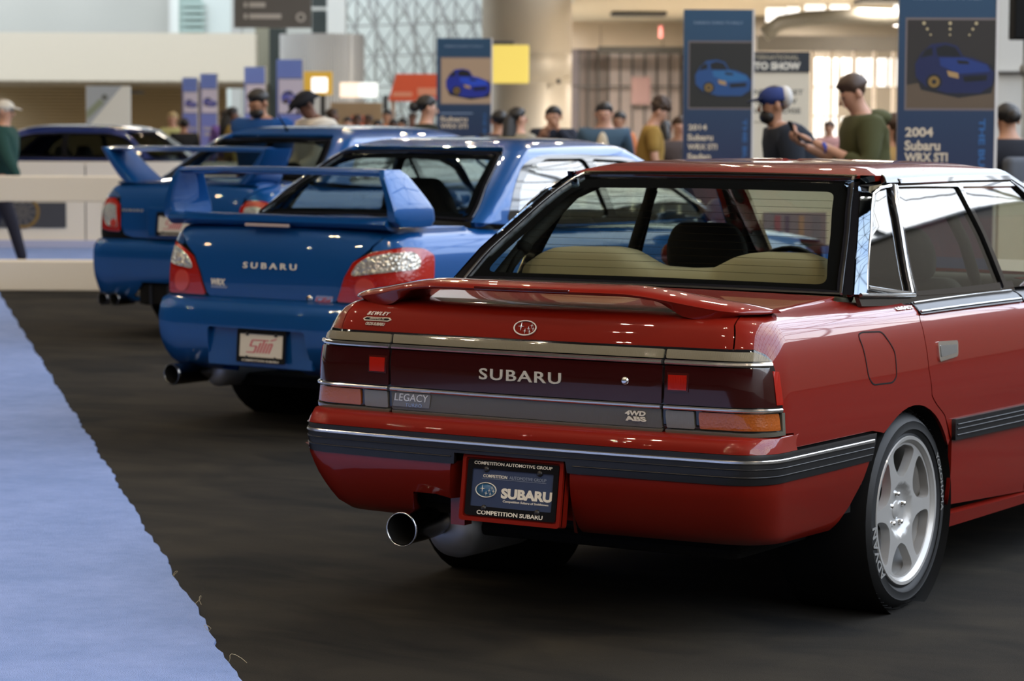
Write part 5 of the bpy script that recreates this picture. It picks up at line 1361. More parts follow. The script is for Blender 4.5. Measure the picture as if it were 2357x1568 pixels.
# ================================================================ BANNERS
def grad_mat(name,c0,c1,z0,z1):
    m=mat(name,c0,.45); n,l,b=nodes(m); tc=n.new('ShaderNodeTexCoord'); sp=n.new('ShaderNodeSeparateXYZ'); mr=n.new('ShaderNodeMapRange'); r=n.new('ShaderNodeValToRGB')
    mr.inputs['From Min'].default_value=z0; mr.inputs['From Max'].default_value=z1
    r.color_ramp.elements[0].color=(*c1,1); r.color_ramp.elements[1].color=(*c0,1)
    l.new(tc.outputs['Object'],sp.inputs[0]); l.new(sp.outputs['Z'],mr.inputs['Value']); l.new(mr.outputs['Result'],r.inputs['Fac']); l.new(r.outputs['Color'],b.inputs['Base Color']); return m
BAN=grad_mat('blue banner print',(.010,.060,.125),(.008,.018,.062),1.2,2.5)
BANF=grad_mat('violet blue banner print',(.19,.28,.72),(.20,.21,.58),1.0,2.5)
PRINTT=mat('cream banner print',(.62,.52,.38),.5)
PRINTB=mat('mid blue banner print',(.02,.11,.30),.5)
BORD=mat('taupe print border',(.16,.13,.13),.5)
def flat(name,pts,y,m,parent):
    """flat print layer on a board, x-z outline"""
    vv,ff=tri_fill(np.array(pts,float),[],.5,.5); return mesh_obj(name,[(p[0],y,p[1]) for p in vv],[tuple(f) for f in ff],m,parent,False)
def btext(body,x,z,w,h,m,parent,bold=.02,left=False,rot=0,y=-.005):
    M=Matrix.Translation((x+(w/2 if left else 0),y,z))@Matrix.Rotation(PI/2,4,'X')@Matrix.Rotation(rot,4,'Z')
    return plane_letters(body,w,h,M,m,parent,bold,.0006)
def car_print(parent,x,z,s,body,dark,flip=1,top=None):
    """printed front three-quarter view of a car"""
    P=lambda L:[(x+flip*a*s,z+b*s) for a,b in (L if flip>0 else L[::-1])]
    flat('printed_car_shade',P([(-.50,-.10),(-.42,-.30),(.05,-.40),(.46,-.34),(.52,-.10),(.46,.02),(-.40,.05)]),-.0060,mat('print shadow',(.004,.005,.010),.5),parent)
    flat('printed_car_body',P([(-.49,-.14),(-.36,-.26),(-.10,-.34),(.32,-.34),(.47,-.24),(.49,-.08),(.40,.03),(.22,.10),(.10,.12),(.02,.25),(-.12,.29),(-.30,.27),(-.42,.16),(-.50,.02)]),-.0064,body,parent)
    flat('printed_car_glass',P([(-.22,.12),(.08,.11),(.0,.23),(-.13,.26),(-.24,.22)]),-.0068,dark,parent)
    flat('printed_car_bonnet',P([(-.18,.0),(.05,-.10),(.44,-.07),(.40,.01),(.12,.10),(-.20,.10)]),-.0068,top or body,parent)
    flat('printed_side_glass',P([(-.44,.10),(-.28,.13),(-.29,.23),(-.37,.20)]),-.0068,dark,parent)
    flat('printed_car_scoop',P([(.02,.07),(.16,.06),(.18,.02),(.04,.025)]),-.0072,dark,parent)
    flat('printed_car_grille',P([(.10,-.13),(.40,-.11),(.40,-.18),(.12,-.20)]),-.0072,dark,parent)
    flat('printed_headlamp',P([(-.10,-.06),(.04,-.09),(.05,-.16),(-.08,-.13)]),-.0072,mat('printed amber lamp',(.40,.25,.10),.4),parent)
    MB().lathe([(0,.0004),(.10*s,.0004)],24,Matrix.Translation((x-flip*.26*s,-.0072,z-.20*s))@Matrix.Rotation(PI/2,4,'X')).build('printed_tyre',mat('print shadow',(.004,.005,.010),.5),parent)
    MB().lathe([(.03*s,.0004),(.07*s,.0004)],24,Matrix.Translation((x-flip*.26*s,-.0076,z-.20*s))@Matrix.Rotation(PI/2,4,'X')).build('printed_wheel',mat('printed gold',(.22,.13,.025),.5),parent)
def banner(label,a0,a1,b,zt,rz,picz,lines,header,bg,carc,vertical=None,group=None,face=BAN,small=None,topc=None,dot=False):
    w=a1-a0; t=thing('banner',label,'banner',H((a0+a1)/2,b),HY+rz,group)
    MB().box(-w/2,w/2,-.004,.03,.04,zt).build('banner_panel',face,t)
    MB().box(w/2,w/2+.018,-.008,.045,.02,zt+.004).build('banner_edge',mat('white banner edge',(.62,.60,.58),.5),t)
    MB().box(-w/2,w/2+.018,.03,.045,.02,zt+.002).build('banner_back',mat('white banner edge',(.62,.60,.58),.5),t)
    MB().box(-w/2-.05,w/2+.05,-.18,.16,.0,.03,bev=.008).build('banner_base',SATIN,t)
    z0,z1=picz; x0=-w/2+w*.085
    flat('picture_border',[(x0-.012,z0-.014),(w/2,z0-.014),(w/2,z1+.014),(x0-.012,z1+.014)],-.0045,BORD,t)
    flat('printed_picture',[(x0,z0),(w/2,z0),(w/2,z1),(x0,z1)],-.0052,bg,t)
    s=(w*.90); car_print(t,x0+(w/2-x0)/2+w*.04,(z0+z1)/2-.01,s*.92,carc,mat('print dark glass',(.006,.007,.010),.3),1,topc)
    if dot:
        for r_ in range(3):
            for q in range(3):
                MB().lathe([(0,.0003),(.010-.002*r_,.0003)],12,Matrix.Translation((x0+w*(.17+.27*q)+(1-q)*w*.035*r_,-.0066,z1-.02-.035*r_))@Matrix.Rotation(PI/2,4,'X')).build('printed_lamp',mat('printed lamp light',(.55,.45,.25),.5),t)
        flat('printed_floor',[(x0,z0),(w/2,z0),(w/2,z0+.24),(x0,z0+.14)],-.0056,mat('printed tan floor',(.11,.075,.045),.5),t)
    if header: btext(header,0,zt-header_dz(zt,z1),w*.72,.022,mat('pale blue print',(.22,.30,.42),.5),t,.01)
    for (s_,xx,zz,ww,hh) in lines: btext(s_,-w/2+xx,zz,ww,hh,PRINTT,t,.03,True)
    if small: flat('small_print',[(-w/2+small[0],small[1]),(-w/2+small[0]+small[2],small[1]),(-w/2+small[0]+small[2],small[1]+.012),(-w/2+small[0],small[1]+.012)],-.005,mat('pale blue print',(.22,.30,.42),.5),t)
    if vertical: btext(vertical[0],w/2-vertical[1],vertical[2],vertical[3],vertical[4],PRINTB,t,.03,False,-PI/2)
    return t
def header_dz(zt,z1): return (zt-z1)*.40
w1=(2.360,2.952)
banner('tall blue banner reading 2004 above the roof of the red car',w1[0],w1[1],16.3,2.391,0,(1.632,2.169),
  [('2004',.046,1.485,.172,.058),('Subaru',.044,1.403,.218,.062),('WRX STI',.044,1.331,.265,.056)],'SUBARUS GOING TO RALLY',mat('dark print with lamps',(.018,.014,.011),.5),mat('deep blue print',(.003,.009,.065),.4),('THE BUCK',.075,1.359,.42,.040),topc=mat('blue print sheen',(.006,.03,.17),.4),dot=True)
w2=(1.505,2.112)
banner('tall blue banner reading 2014, beside the white show sign',w2[0],w2[1],23.5,2.543,.03,(1.681,2.254),
  [('2014',.045,1.508,.165,.050),('Subaru',.040,1.420,.225,.056),('WRX STI',.040,1.336,.262,.050),('Sedan',.040,1.252,.205,.050)],'SUBARUS GOING TO RALLY',mat('near black print',(.010,.010,.008),.5),mat('sky blue print',(.008,.06,.20),.4),('THE BUCK',.06,1.311,.55,.036),topc=mat('light blue print sheen',(.015,.12,.30),.4))
w3=(-0.845,-0.243)
banner('blue banner with two blue cars pictured, left of the yellow screen',w3[0],w3[1],29.5,2.480,0,(1.762,2.260),
  [('Subaru',.04,1.588,.30,.055),('WRX STI',.04,1.511,.30,.055)],'SUBARUS GOING TO RALLY',mat('tan car park print',(.40,.28,.18),.5),mat('vivid blue print',(.005,.02,.26),.4),('THE BUCK',.07,1.465,.4,.03),small=(.04,1.646,.36),topc=mat('vivid blue sheen',(.01,.06,.5),.4))
LAV=mat('pale lilac print',(.72,.66,.80),.5); LAVC=mat('violet car print',(.12,.13,.50),.5)
for (x0,x1,yt,b,lab,rz) in ((637,696,140,41,'violet blue banner right of the bearded man in blue, tallest of the four',0),(563,610,157,46,'violet blue banner directly behind the bearded man in the blue shirt',0),(462,500,173,52,'narrow violet blue banner, right one of the leaning pair at the left',0),(421,455,182,55,'narrow pale blue banner, leftmost of the four violet banners',0)):
    a0=(x0-1178.5)/6098*b*1.0; a1=(x1-1178.5)/6098*b; zt=1.512+(290-yt)/6098*b
    banner(lab,a0,a1,b,zt,rz,(1.512+(290-262)/6098*b+.05*0,zt-.30),[('Subaru',.06,1.45,.22,.07),('WRX',.06,1.33,.2,.07)],None,LAV,LAVC,face=BANF,topc=mat('lilac car sheen',(.25,.25,.62),.5))
# white sign of the show
sg=thing('sign','white show sign with a black header, right of the banner reading 2014','sign',H(2.549,26),HY)
aw=2.898-2.167; ac=(2.898+2.167)/2-2.549
MB().box(ac-aw/2,ac+aw/2,0,.04,.10,2.242).build('sign_panel',mat('cream sign face',(.66,.60,.48),.5),sg)
MB().box(ac-aw/2,ac+aw/2,-.012,0,2.048,2.242).build('sign_header',mat('near black sign header',(.012,.018,.028),.4),sg)
MB().box(ac-aw/2-.1,ac+aw/2+.1,-.25,.3,0,.03,bev=.01).build('sign_base',SATIN,sg)
def sgt(s_,cx,py_z,w_,h_,m,bo=.03,y=-.0125): 
    M=Matrix.Translation((cx,y,py_z))@Matrix.Rotation(PI/2,4,'X'); return plane_letters(s_,w_,h_,M,m,sg,bo,.0006)
sgt('AUTO SHOW',2.515-2.549,2.107,.58,.075,WHITEP,.05)
sgt('INTERNATIONAL',2.541-2.549,2.191,.50,.045,mat('tan sign print',(.32,.28,.20),.5))
INK=mat('dark ink',(.035,.04,.04),.5)
sgt("DON'T FORGET",2.528-2.549,1.854,.62,.052,INK,.02,-.0005)
sgt('YOUR SHOW',2.507-2.549,1.765,.54,.052,INK,.02,-.0005)
sgt('MERCHANDISE',2.515-2.549,1.672,.60,.052,INK,.02,-.0005)
MB().box(ac-.22,ac+.22,-.002,0,1.553,1.566).build('sign_rule',mat('tan sign print',(.32,.28,.20),.5),sg)

# ================================================================ FAR HALL
def fbox(name,rc,b0,b1,m,parent=None,bev=0):
    a0,a1,z0,z1=rc; return slab(name,a0,a1,b0,b1,z0,z1,m)
def fthing(name,rc,b0,b1,m,label,cat,group=None,bev=.0):
    a0,a1,z0,z1=rc; o=MB().box((a0-a1)/2,(a1-a0)/2,0,b1-b0,0,z1-z0,bev=bev).build(name,m); o.location=H((a0+a1)/2,b0,z0); o.rotation_euler=(0,0,HY)
    return meta(o,label,cat,group)
BROWN=mat('brown slatted wall',(.22,.155,.075),.7); ribbed(BROWN,3,.6,.03,'Z')
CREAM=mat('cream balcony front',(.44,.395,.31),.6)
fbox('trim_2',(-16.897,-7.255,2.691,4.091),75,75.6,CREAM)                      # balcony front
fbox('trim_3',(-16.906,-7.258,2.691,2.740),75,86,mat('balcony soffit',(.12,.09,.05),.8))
slab('wall_rear_recess',-20.815,-9.284,86,86.4,0,2.954,BROWN)
slab('wall_rear_upper',-22.267,-11.737,92,92.4,0,11.718,GREYW)
for i,(x0,x1,c) in enumerate(((395,402,(.42,.42,.38)),(402,418,(.50,.52,.47)),(418,470,(.20,.27,.23)),(470,536,(.42,.46,.42)),(536,560,(.30,.30,.27)))):
    a0=(x0-1178.5)/6098*91;a1=(x1-1178.5)/6098*91
    slab('wall_pier_%d'%i if False else 'trim_%d'%(4+i),a0,a1,90.5,91,0,8,mat('upper bay tint %d'%i,c,.5))
random.seed(3)
for i in range(7):   # glazed rows of the greenish bay
    z=4.2+i*.22; o=fthing('window_pane',(-11.224,-10.457,z,z+.14),90.3,90.4,mat('green tinted pane',(.28,.36,.32),.2,0,1.),'green tinted pane in the far upper bay left of the hanging sign','pane','stacked panes of the far upper bay')
# hanging wayfinding sign
hs_=thing('hanging_sign','dark grey hanging sign with two blurred white lines at the top','sign',H(-4.515,50,3.334),HY)
gw_=-3.779--5.226
MB().box(-gw_/2,gw_/2,0,.12,0,1.1).build('sign_panel',mat('grey sign face',(.13,.125,.12),.5),hs_)
for (x0,x1,y) in ((575,612,12),(575,648,38)):
    a0=(x0-628)/6098*50;a1=(x1-628)/6098*50; z=(64-y)/6098*50
    MB().box(a0,a1,-.01,0,z-.045,z+.045,bev=.004).build('sign_line',mat('soft white print',(.55,.53,.50),.5),hs_); MB().box(a0-.10,a0-.04,-.01,0,z-.045,z+.045).build('sign_arrow',mat('soft white print',(.55,.53,.50),.5),hs_)
MB().lathe([(.05,0),(.09,0),(.09,.01),(.05,.01)],20,Matrix.Translation((0.533,-.01,(64-40)/6098*50))@Matrix.Rotation(PI/2,4,'X')).build('sign_symbol',mat('soft white print',(.55,.53,.50),.5),hs_)
for x in (-.6,.6): MB().tube([(x,.06,1.1),(x,.06,6.0)],.015,6).build('hanger_rod',HOUSE,hs_)
# dark steel portal and grey box behind
DKG=mat('dark green glass',(.015,.022,.020),.3); OLV=mat('olive steel',(.16,.15,.10),.5)
slab('wall_portal',-7.747,-7.067,80,80.5,0,9,OLV)
slab('window_3',-7.237,-6.721,79,79.2,1.362,4.379,DKG)
slab('window_4',-6.652,-6.019,88,88.2,1,9,DKG)
slab('trim_9',-6.576,-5.950,86.8,87,5.252,5.350,mat('pale beam',(.40,.40,.36),.5))
slab('trim_10',-5.938,-5.348,85,86,0,9,mat('pale pier',(.44,.44,.40),.5))
CORR=mat('corrugated silver cladding',(.36,.36,.35),.45,.3); ribbed(CORR,6,.8,.03,'X')
kb=MB().lathe([(1.08,0),(1.08,3.818),(0,3.818)],48); o=kb.build('wall_drum',CORR,None,True); o.location=H(-4.873,68,0); o['kind']='structure'; flatshade(o,.6)
# far glass wall with its lattice
slab('wall_glass_far',-6.977,-0.856,104,104.2,0,12,mat('milky far glazing',(.50,.53,.48),.4))
LATM=mat('grey lattice tube',(.24,.24,.22),.5)
mb=MB(); A0,A1=-6.699,-0.795
random.seed(8)
for i in range(9):
    a=A0+(A1-A0)*i/8; mb.tube([H(a,100,0),H(a+.15,100,11)],.05,5)
for j in range(9):
    z=.6+j*1.15; mb.tube([H(A0,100,z),H(A1,100,z+.25)],.045,5)
for i in range(8):
    for j in range(8):
        a=A0+(A1-A0)*i/8; da=(A1-A0)/8; z=.6+j*1.15
        mb.tube([H(a,100,z),H(a+da,100,z+1.15)],.035,4); mb.tube([H(a,100.4,z+1.15),H(a+da,100.4,z)],.035,4)
for i in range(5):
    a=A0+(A1-A0)*i/4.5; mb.tube([H(a,98.5,10.5),H(a+3.2,98.5,0)],.06,5)
ob=mb.build('window_5',LATM,None,True); ob['kind']='structure'
# round concrete column with its screen
COLM=mat('brushed steel column',(.40,.36,.29),.45,.25); 
ob=MB().lathe([(.98,0),(.98,2.432-.02),(.965,2.432),(.98,2.432+.02),(.98,3.082-.02),(.965,3.082),(.98,3.082+.02),(.98,9)],48).build('wall_column',COLM,None,True); ob.location=H(0.300,58,0); ob['kind']='structure'
YEL=mat('yellow lit screen',(.60,.45,.06),.5,emit=(1.,.78,.20),es=.5)
sc=thing('screen','yellow lit screen hanging before the round column','screen',H(-0.065,48,2.281),HY)
MB().box(-(0.288--0.411)/2,(0.288--0.411)/2,0,.06,0,.69,bev=.02).build('screen_face',YEL,sc)
MB().box(-.33,.08,.01,.10,.69,.76,bev=.01).build('screen_bracket',HOUSE,sc)
sc2=thing('screen','yellow sign board with a bright white panel, left of the orange booth','screen',H(-3.820,52,2.102),HY)
MB().box(-.29,.29,0,.06,0,.46,bev=.01).build('screen_face',mat('amber yellow board',(.60,.36,.04),.5,emit=(1,.6,.08),es=.25),sc2)
MB().box(-.11,.19,-.03,0,.06,.34,bev=.02).build('lit_panel',mat('white lit panel',(.8,.8,.8),.5,emit=(.95,.97,1.),es=1.3),sc2)
for (x0,x1,c,lab) in ((782,826,(1.,.72,.48),'orange-white lit menu screen, left of the pair over the stall'),(826,868,(.9,.95,.88),'white lit menu screen, right of the pair over the stall')):
    a0=(x0-1178.5)/6098*54;a1=(x1-1178.5)/6098*54
    fthing('menu_screen',(a0,a1,2.084,2.382),54,54.1,mat('lit '+lab[:6],(.8,.8,.8),.5,emit=c,es=1.1),lab,'screen')
# orange booth
bo=thing('booth','orange red booth canopy with pale lettering bars, left of the blue banner','booth',H(-1.842,50),HY)
ORG=mat('orange red canopy',(.70,.10,.035),.5)
zt_,zb_=2.484,1.981
mb=MB(); mb.add([(-.50,0,zb_),(.75,0,zb_),(.75,0,zt_),(-.35,0,zt_),(-.50,1.5,zb_),(.75,1.5,zb_),(.75,1.5,zt_),(-.35,1.5,zt_)],[(0,1,2,3),(4,7,6,5),(0,3,7,4),(3,2,6,7),(0,4,5,1),(1,5,6,2)]).build('canopy',ORG,bo)
MB().box(-.42,-.05,-.01,0,zb_+.08,zb_+.16).build('canopy_print',mat('pale orange print',(.75,.30,.18),.5),bo); MB().box(.05,.60,-.01,0,zb_+.10,zb_+.24).build('canopy_print',mat('pale orange print',(.75,.30,.18),.5),bo)
for x in (-.42,.66): MB().box(x-.04,x+.04,.05,.13,0,zb_).build('booth_post',mat('pale booth post',(.42,.32,.25),.5),bo)
MB().box(-.30,.70,.4,1.2,0,1.05).build('counter',mat('dark red counter',(.10,.02,.02),.5),bo)
# stall with warm lights
st_=thing('stall','warm brown food stall under the lit menu screens','stall',H(-3.345,56),HY)
MB().box(-.62,.62,0,.5,0,1.25).build('counter',mat('stall timber',(.20,.11,.05),.6),st_); MB().box(-.55,.55,.8,.9,1.25,2.0).build('back_panel',mat('stall back panel',(.36,.26,.15),.6),st_)
MB().box(-.05,.22,-.02,0,1.42,1.72).build('stall_poster',mat('orange poster',(.70,.14,.05),.5),st_)
for x in (-.66,.66): MB().box(x-.05,x+.05,0,.1,0,2.15).build('stall_post',mat('dark stall post',(.03,.03,.03),.6),st_)
fthing('easel_board',(-6.100,-5.466,1.480,2.061),38,38.05,mat('white board',(.80,.82,.78),.5),'white display board with a pale diagonal photo, above the dark blue car','board')
EB=bpy.data.objects['easel_board']; flat('printed_picture',[(-.31,-.02),(.20,.58),(-.31,.58)],-.004,mat('pale grey blue print',(.42,.47,.52),.5),EB); flat('printed_picture',[(-.31,.10),(-.05,.34),(-.12,.40),(-.31,.22)],-.006,mat('grey green print',(.28,.33,.24),.5),EB)
MB().lathe([(0,.0005),(.045,.0005)],14,Matrix.Translation((-.05,-.008,.42))@Matrix.Rotation(PI/2,4,'X')).build('printed_spot',mat('dark grey print',(.16,.18,.17),.5),EB)
o=fthing('light_box',(-2.733,-2.684,1.570,1.701),49.8,49.9,mat('warm bulb glow',(.9,.6,.3),.5,emit=(1.,.62,.28),es=2.0),'small warm glowing lamp between the booth and the stall','lamp')
# right half: beige panelled wall, glazed door row, dark header
BPAN=mat('beige wall panel',(.60,.50,.37),.5); vary(BPAN,(.54,.44,.33),(.68,.57,.44),.35,3)
PINKG=mat('rosy door glazing',(.62,.52,.48),.3,0,.3)
for i,(x0,x1) in enumerate(((1312,1378),(1380,1520),(1522,1700),(1702,1800))):
    slab('trim_%d'%(11+i),(x0-1178.5)/6098*70,(x1-1178.5)/6098*70,70,70.3,3.552,4.482,BPAN)
slab('wall_door_row',1.408,4.940,72,72.3,0,6,mat('rosy wall',(.33,.26,.24),.6))
random.seed(21)
xs_=[1330,1352,1374,1398,1424,1452,1480,1508,1536,1562]
for i in range(len(xs_)-1):
    o=slab('door_%d'%(i+1),(xs_[i]+2-1178.5)/6098*71,(xs_[i+1]-2-1178.5)/6098*71,71,71.1,.0,3.538,PINKG if i>2 else mat('brown door glazing',(.24,.18,.15),.35,0,.3))
for i,x in enumerate(xs_): slab('trim_%d'%(20+i),(x-2-1178.5)/6098*70.8,(x+2-1178.5)/6098*70.8,70.7,70.9,0,3.538,mat('dark door stile',(.10,.085,.075),.5))
slab('trim_31',2.196,4.508,68.6,69,3.392,3.571,mat('dark door header',(.05,.045,.035),.5))
slab('trim_32',1.530,4.508,70.6,70.7,2.556,2.601,mat('dark door stile',(.10,.085,.075),.5))
slab('ceiling_lobby',1.331,11.963,52,72,4.255,4.255+.15,mat('cream lobby soffit',(.60,.53,.40),.6))
# bright street windows behind the sign and the men
slab('wall_lobby_far',4.528,13.375,66,66.3,0,7,mat('dim lobby wall',(.14,.12,.09),.6))
DAY=mat('daylight behind glass',(.85,.88,.90),.5,emit=(.93,.96,1.),es=.80); DAYP=mat('pink lit poster glass',(.8,.5,.5),.5,emit=(1.,.70,.68),es=.55)
random.seed(5)
xx=1865; i=0
while xx<2070:
    w_=random.choice((16,20,26,22)); a0=(xx-1178.5)/6098*64;a1=(xx+w_-1178.5)/6098*64
    for (y0,y1) in ((132,196),(200,262),(266,400)):
        if random.random()<.86: slab('window_%d'%(10+i),a0,a1,64,64.1,1.512+(290-y1)/6098*64,1.512+(290-y0)/6098*64,random.choice((DAY,DAY,mat('grey daylight glass',(.4,.45,.45),.5,emit=(.7,.8,.8),es=.35),DAYP if y0>190 else DAY))); i+=1
    xx+=w_+random.choice((5,8,11))
for k,x in enumerate((1862,1905,1958,2004,2048,2064)): slab('trim_%d'%(33+k),(x-1178.5)/6098*62,(x+7-1178.5)/6098*62,62,62.2,0,3.281,mat('pale door frame',(.42,.37,.31),.5))
slab('trim_40',5.490,8.922,60,60.4,3.221,3.571,mat('dark lobby beam',(.075,.068,.055),.6))
for k,(x0,x1,y0,y1) in enumerate(((1757,1800,18,50),(1804,1833,16,44),(1846,1892,10,36),(1904,1946,10,32),(2050,2068,10,58))):
    slab('window_%d'%(60+k),(x0-1178.5)/6098*58,(x1-1178.5)/6098*58,58,58.1,1.512+(290-y1)/6098*58,1.512+(290-y0)/6098*58,mat('bright sky glass',(.9,.9,.9),.5,emit=(1,1,1),es=1.25))
MB().add([],[])
ar_=MB().tube([H(5.361,57,3.483),H(5.716,57,3.742),H(6.277,57,3.834),H(7.305,57,3.889),H(8.296,57,3.852)],.17,10).build('trim_70',mat('dark duct',(.07,.065,.05),.5),None,True); ar_['kind']='structure'
fthing('red_lamp',(3.610,3.696,3.719,3.997),66,66.1,mat('red exit glow',(.8,.2,.18),.5,emit=(1,.25,.22),es=.5),'small red sign above the dark door header','sign')
fthing('wall_poster',(3.140,3.645,2.100,2.828),70.5,70.6,mat('pink grey poster',(.50,.30,.28),.5),'faded pink poster on the glazed doors','poster')
cam_=thing('security_camera','small camera on a bracket at the edge of the round column','camera',H(1.096,57,2.494),HY)
MB().tube([(.10,0,.08),(-.04,0,.04)],.025,8).build('bracket',mat('cream bracket',(.5,.44,.33),.5),cam_); MB().ellipsoid((-.12,0,-.02),(.05,.05,.06),12,8).build('lens_dome',HOUSE,cam_,True)
# pale wall at the right edge with the dark loudspeaker
slab('wall_right_pale',6.057,7.335,34,34.3,0,6,mat('pale grey panel wall',(.52,.50,.45),.5))
slab('trim_71',6.172,7.313,33.9,34,2.225,2.241,mat('panel joint',(.25,.24,.22),.6))
sp_=thing('loudspeaker','dark loudspeaker at the top right edge before the pale wall','speaker',H(4.589,24),HY)
MB().box(-.075,.22,0,.3,2.311,2.777,bev=.015).build('cabinet',MATTE,sp_); MB().tube([(.06,.15,0),(.06,.15,2.311)],.025,10).build('stand_pole',mat('grey pole',(.25,.25,.23),.4,.5),sp_,True); MB().ellipsoid((.045,.10,2.039),(.05,.05,.06),14,10).build('clamp',mat('grey clamp',(.20,.19,.16),.4),sp_,True); MB().lathe([(0,.02),(.22,.015),(.23,0)],24,Matrix.Translation((.06,.15,0))).build('stand_base',MATTE,sp_,True)
# ================================================================ PEOPLE
_pend=[]
def skin_chain(name,verts,edges,m,parent,extra=None,levels=1):
    """verts (x,y,z,r[,r2]); grown with a Skin modifier, made into one mesh at the end"""
    me=bpy.data.meshes.new(name); me.from_pydata([v[:3] for v in verts],edges,[]); o=bpy.data.objects.new(name,me); COL.objects.link(o)
    o.modifiers.new('skin','SKIN'); o.modifiers.new('sub','SUBSURF').levels=levels
    for i,v in enumerate(verts):
        d=me.skin_vertices[0].data[i]; d.radius=(v[3],v[4] if len(v)>4 else v[3]); d.use_root=(i==0)
    me.materials.append(m); o.parent=parent; _pend.append((o,extra)); return o
def finish_people():
    bpy.context.view_layer.update(); dg=bpy.context.evaluated_depsgraph_get()
    res=[]
    for o,ex in _pend:
        me=bpy.data.meshes.new_from_object(o.evaluated_get(dg)); res.append(me)
    for (o,ex),me in zip(_pend,res):
        m=o.data.materials[0]; V=[v.co[:] for v in me.vertices]; F=[tuple(p.vertices) for p in me.polygons]
        if ex: k=len(V); V+=ex.V; F+=[tuple(i+k for i in f) for f in ex.F]
        o.modifiers.clear(); nm=bpy.data.meshes.new(o.name); nm.from_pydata(V,[],F); nm.polygons.foreach_set('use_smooth',[True]*len(nm.polygons)); nm.materials.append(m); o.data=nm
def cloth(c,name=None): return mat('cloth %.2f %.2f %.2f'%c,c,.85,spec=.2)
SKINS=dict(l=mat('light skin',(.50,.27,.18),.55),m=mat('tan skin',(.38,.19,.11),.55),d=mat('brown skin',(.14,.06,.035),.55))
HAIRS=dict(k=mat('black hair',(.012,.010,.009),.5),b=mat('brown hair',(.045,.022,.011),.55),g=mat('grey hair',(.35,.32,.28),.6),y=mat('blond hair',(.45,.33,.16),.6))
def person(label,a,b,face,h=1.75,lean=0.,headyaw=0.,nod=0.,armL=None,armR=None,skin='l',hair='k',style='short',top=(.1,.1,.1),legs=(.03,.03,.04),shoes=(.02,.02,.02),inner=None,beard=False,cap=None,extra=None,bulk=1.,sleeve='long',group=None,hood=False,stride=0.,name='person'):
    root=thing(name,label,'person',H(a,b),HY+math.radians(face),group); k=h/1.75; S=SKINS[skin]
    hipz=.93*k; Rl=Matrix.Translation((0,0,hipz))@Matrix.Rotation(-math.radians(lean),4,'X')@Matrix.Translation((0,0,-hipz))
    U=lambda x,y,z:tuple(Rl@Vector((x*k,y*k,z*k)))
    L=lambda x,y,z:(x*k,y*k,z*k)
    neck=Vector(U(0,.0,1.50)); Rh=Matrix.Translation(neck)@Rl.to_3x3().to_4x4()@Matrix.Rotation(math.radians(headyaw),4,'Z')@Matrix.Rotation(-math.radians(nod),4,'X')
    Hd=lambda x,y,z: tuple(Rh@Vector((x*k,y*k,(z-1.50)*k)))
    armL=armL or [(-.25,-.02,1.14),(-.27,.04,.88)]; armR=armR or [(.25,-.02,1.14),(.27,.04,.88)]
    # body: one skinned surface from feet to crown
    def rv(p,r): return (*p,r*k)
    sp=stride
    q0=1+(bulk-1)*.6
    V=[rv(U(0,0,1.0),.115),rv(U(0,.0,1.15),.105),rv(U(0,0,1.32),.125),rv(U(0,-.005,1.44),.085),rv(U(0,.0,1.50),.058),rv(Hd(0,.018,1.555),.062),rv(Hd(0,.014,1.62),.083),rv(Hd(0,.0,1.685),.076)]
    E=[(0,1),(1,2),(2,3),(3,4),(4,5),(5,6),(6,7)]
    for sd,arm in ((-1,armL),(1,armR)):
        i=len(V); V+=[rv(U(sd*.16*q0,0,1.435),.055),rv(U(*arm[0]),.040),rv(U(*arm[1]),.026)]; E+=[(3,i),(i,i+1),(i+1,i+2)]
        i=len(V); V+=[rv(L(sd*.095,0,.90),.085),rv(L(sd*.10,sp*sd*.14+.01,.50),.055),rv(L(sd*.10,sp*sd*.30-.02,.09),.035),rv(L(sd*.11,sp*sd*.30+.11,.04),.03)]; E+=[(0,i),(i,i+1),(i+1,i+2),(i+2,i+3)]
    ex=MB()
    for sd in (-1,1):
        ex.ellipsoid((0,0,0),(.012*k,.020*k,.032*k),8,6,Rh@Matrix.Translation((sd*.086*k,-.002*k,.125*k)))
    ex.add([Hd(-.014,.092,1.60),Hd(.014,.092,1.60),Hd(0,.118,1.603),Hd(0,.092,1.65),Hd(0,.09,1.59)],[(0,2,3),(2,1,3),(0,4,2),(4,1,2)])
    for arm,sd in ((armL,-1),(armR,1)):
        e=Vector(U(*arm[0])); w=Vector(U(*arm[1])); d=(w-e).normalized(); sidev=Vector((sd,0,0)); sidev=(sidev-d*sidev.dot(d)).normalized(); n=d.cross(sidev)
        palm=w+d*.05*k; Mp=Matrix.Translation(palm)@Matrix((sidev,n,d)).transposed().to_4x4(); ex.ellipsoid((0,0,0),(.040*k,.016*k,.052*k),10,6,Mp)
        for f in range(4):
            off=(f-1.5)*.019*k; ln=(.066,.078,.074,.058)[f]*k; p0=palm+sidev*off+d*.040*k; cu=n*(-sd)
            ex.tube([p0,p0+d*ln*.45+cu*.006,p0+d*ln*.8+cu*.022*k,p0+d*ln*.9+cu*.040*k],[.0085*k,.008*k,.007*k,.006*k],6)
        t0=palm+sidev*(-sd*sd*.030*k)-d*.02*k; ex.tube([t0,t0-sidev*.020*k+d*.025*k,t0-sidev*.024*k+d*.052*k],[.010*k,.009*k,.007*k],6)
    skin_chain('body',V,E,S,root,ex)
    # shirt or coat
    T=cloth(top); q=bulk
    V=[rv(U(0,0,.93),.150*q),rv(U(0,0,1.08),.140*q),rv(U(0,.0,1.25),.158*q),rv(U(0,-.005,1.40),.128*q),rv(U(0,-.005,1.475),.085)]; E=[(0,1),(1,2),(2,3),(3,4)]
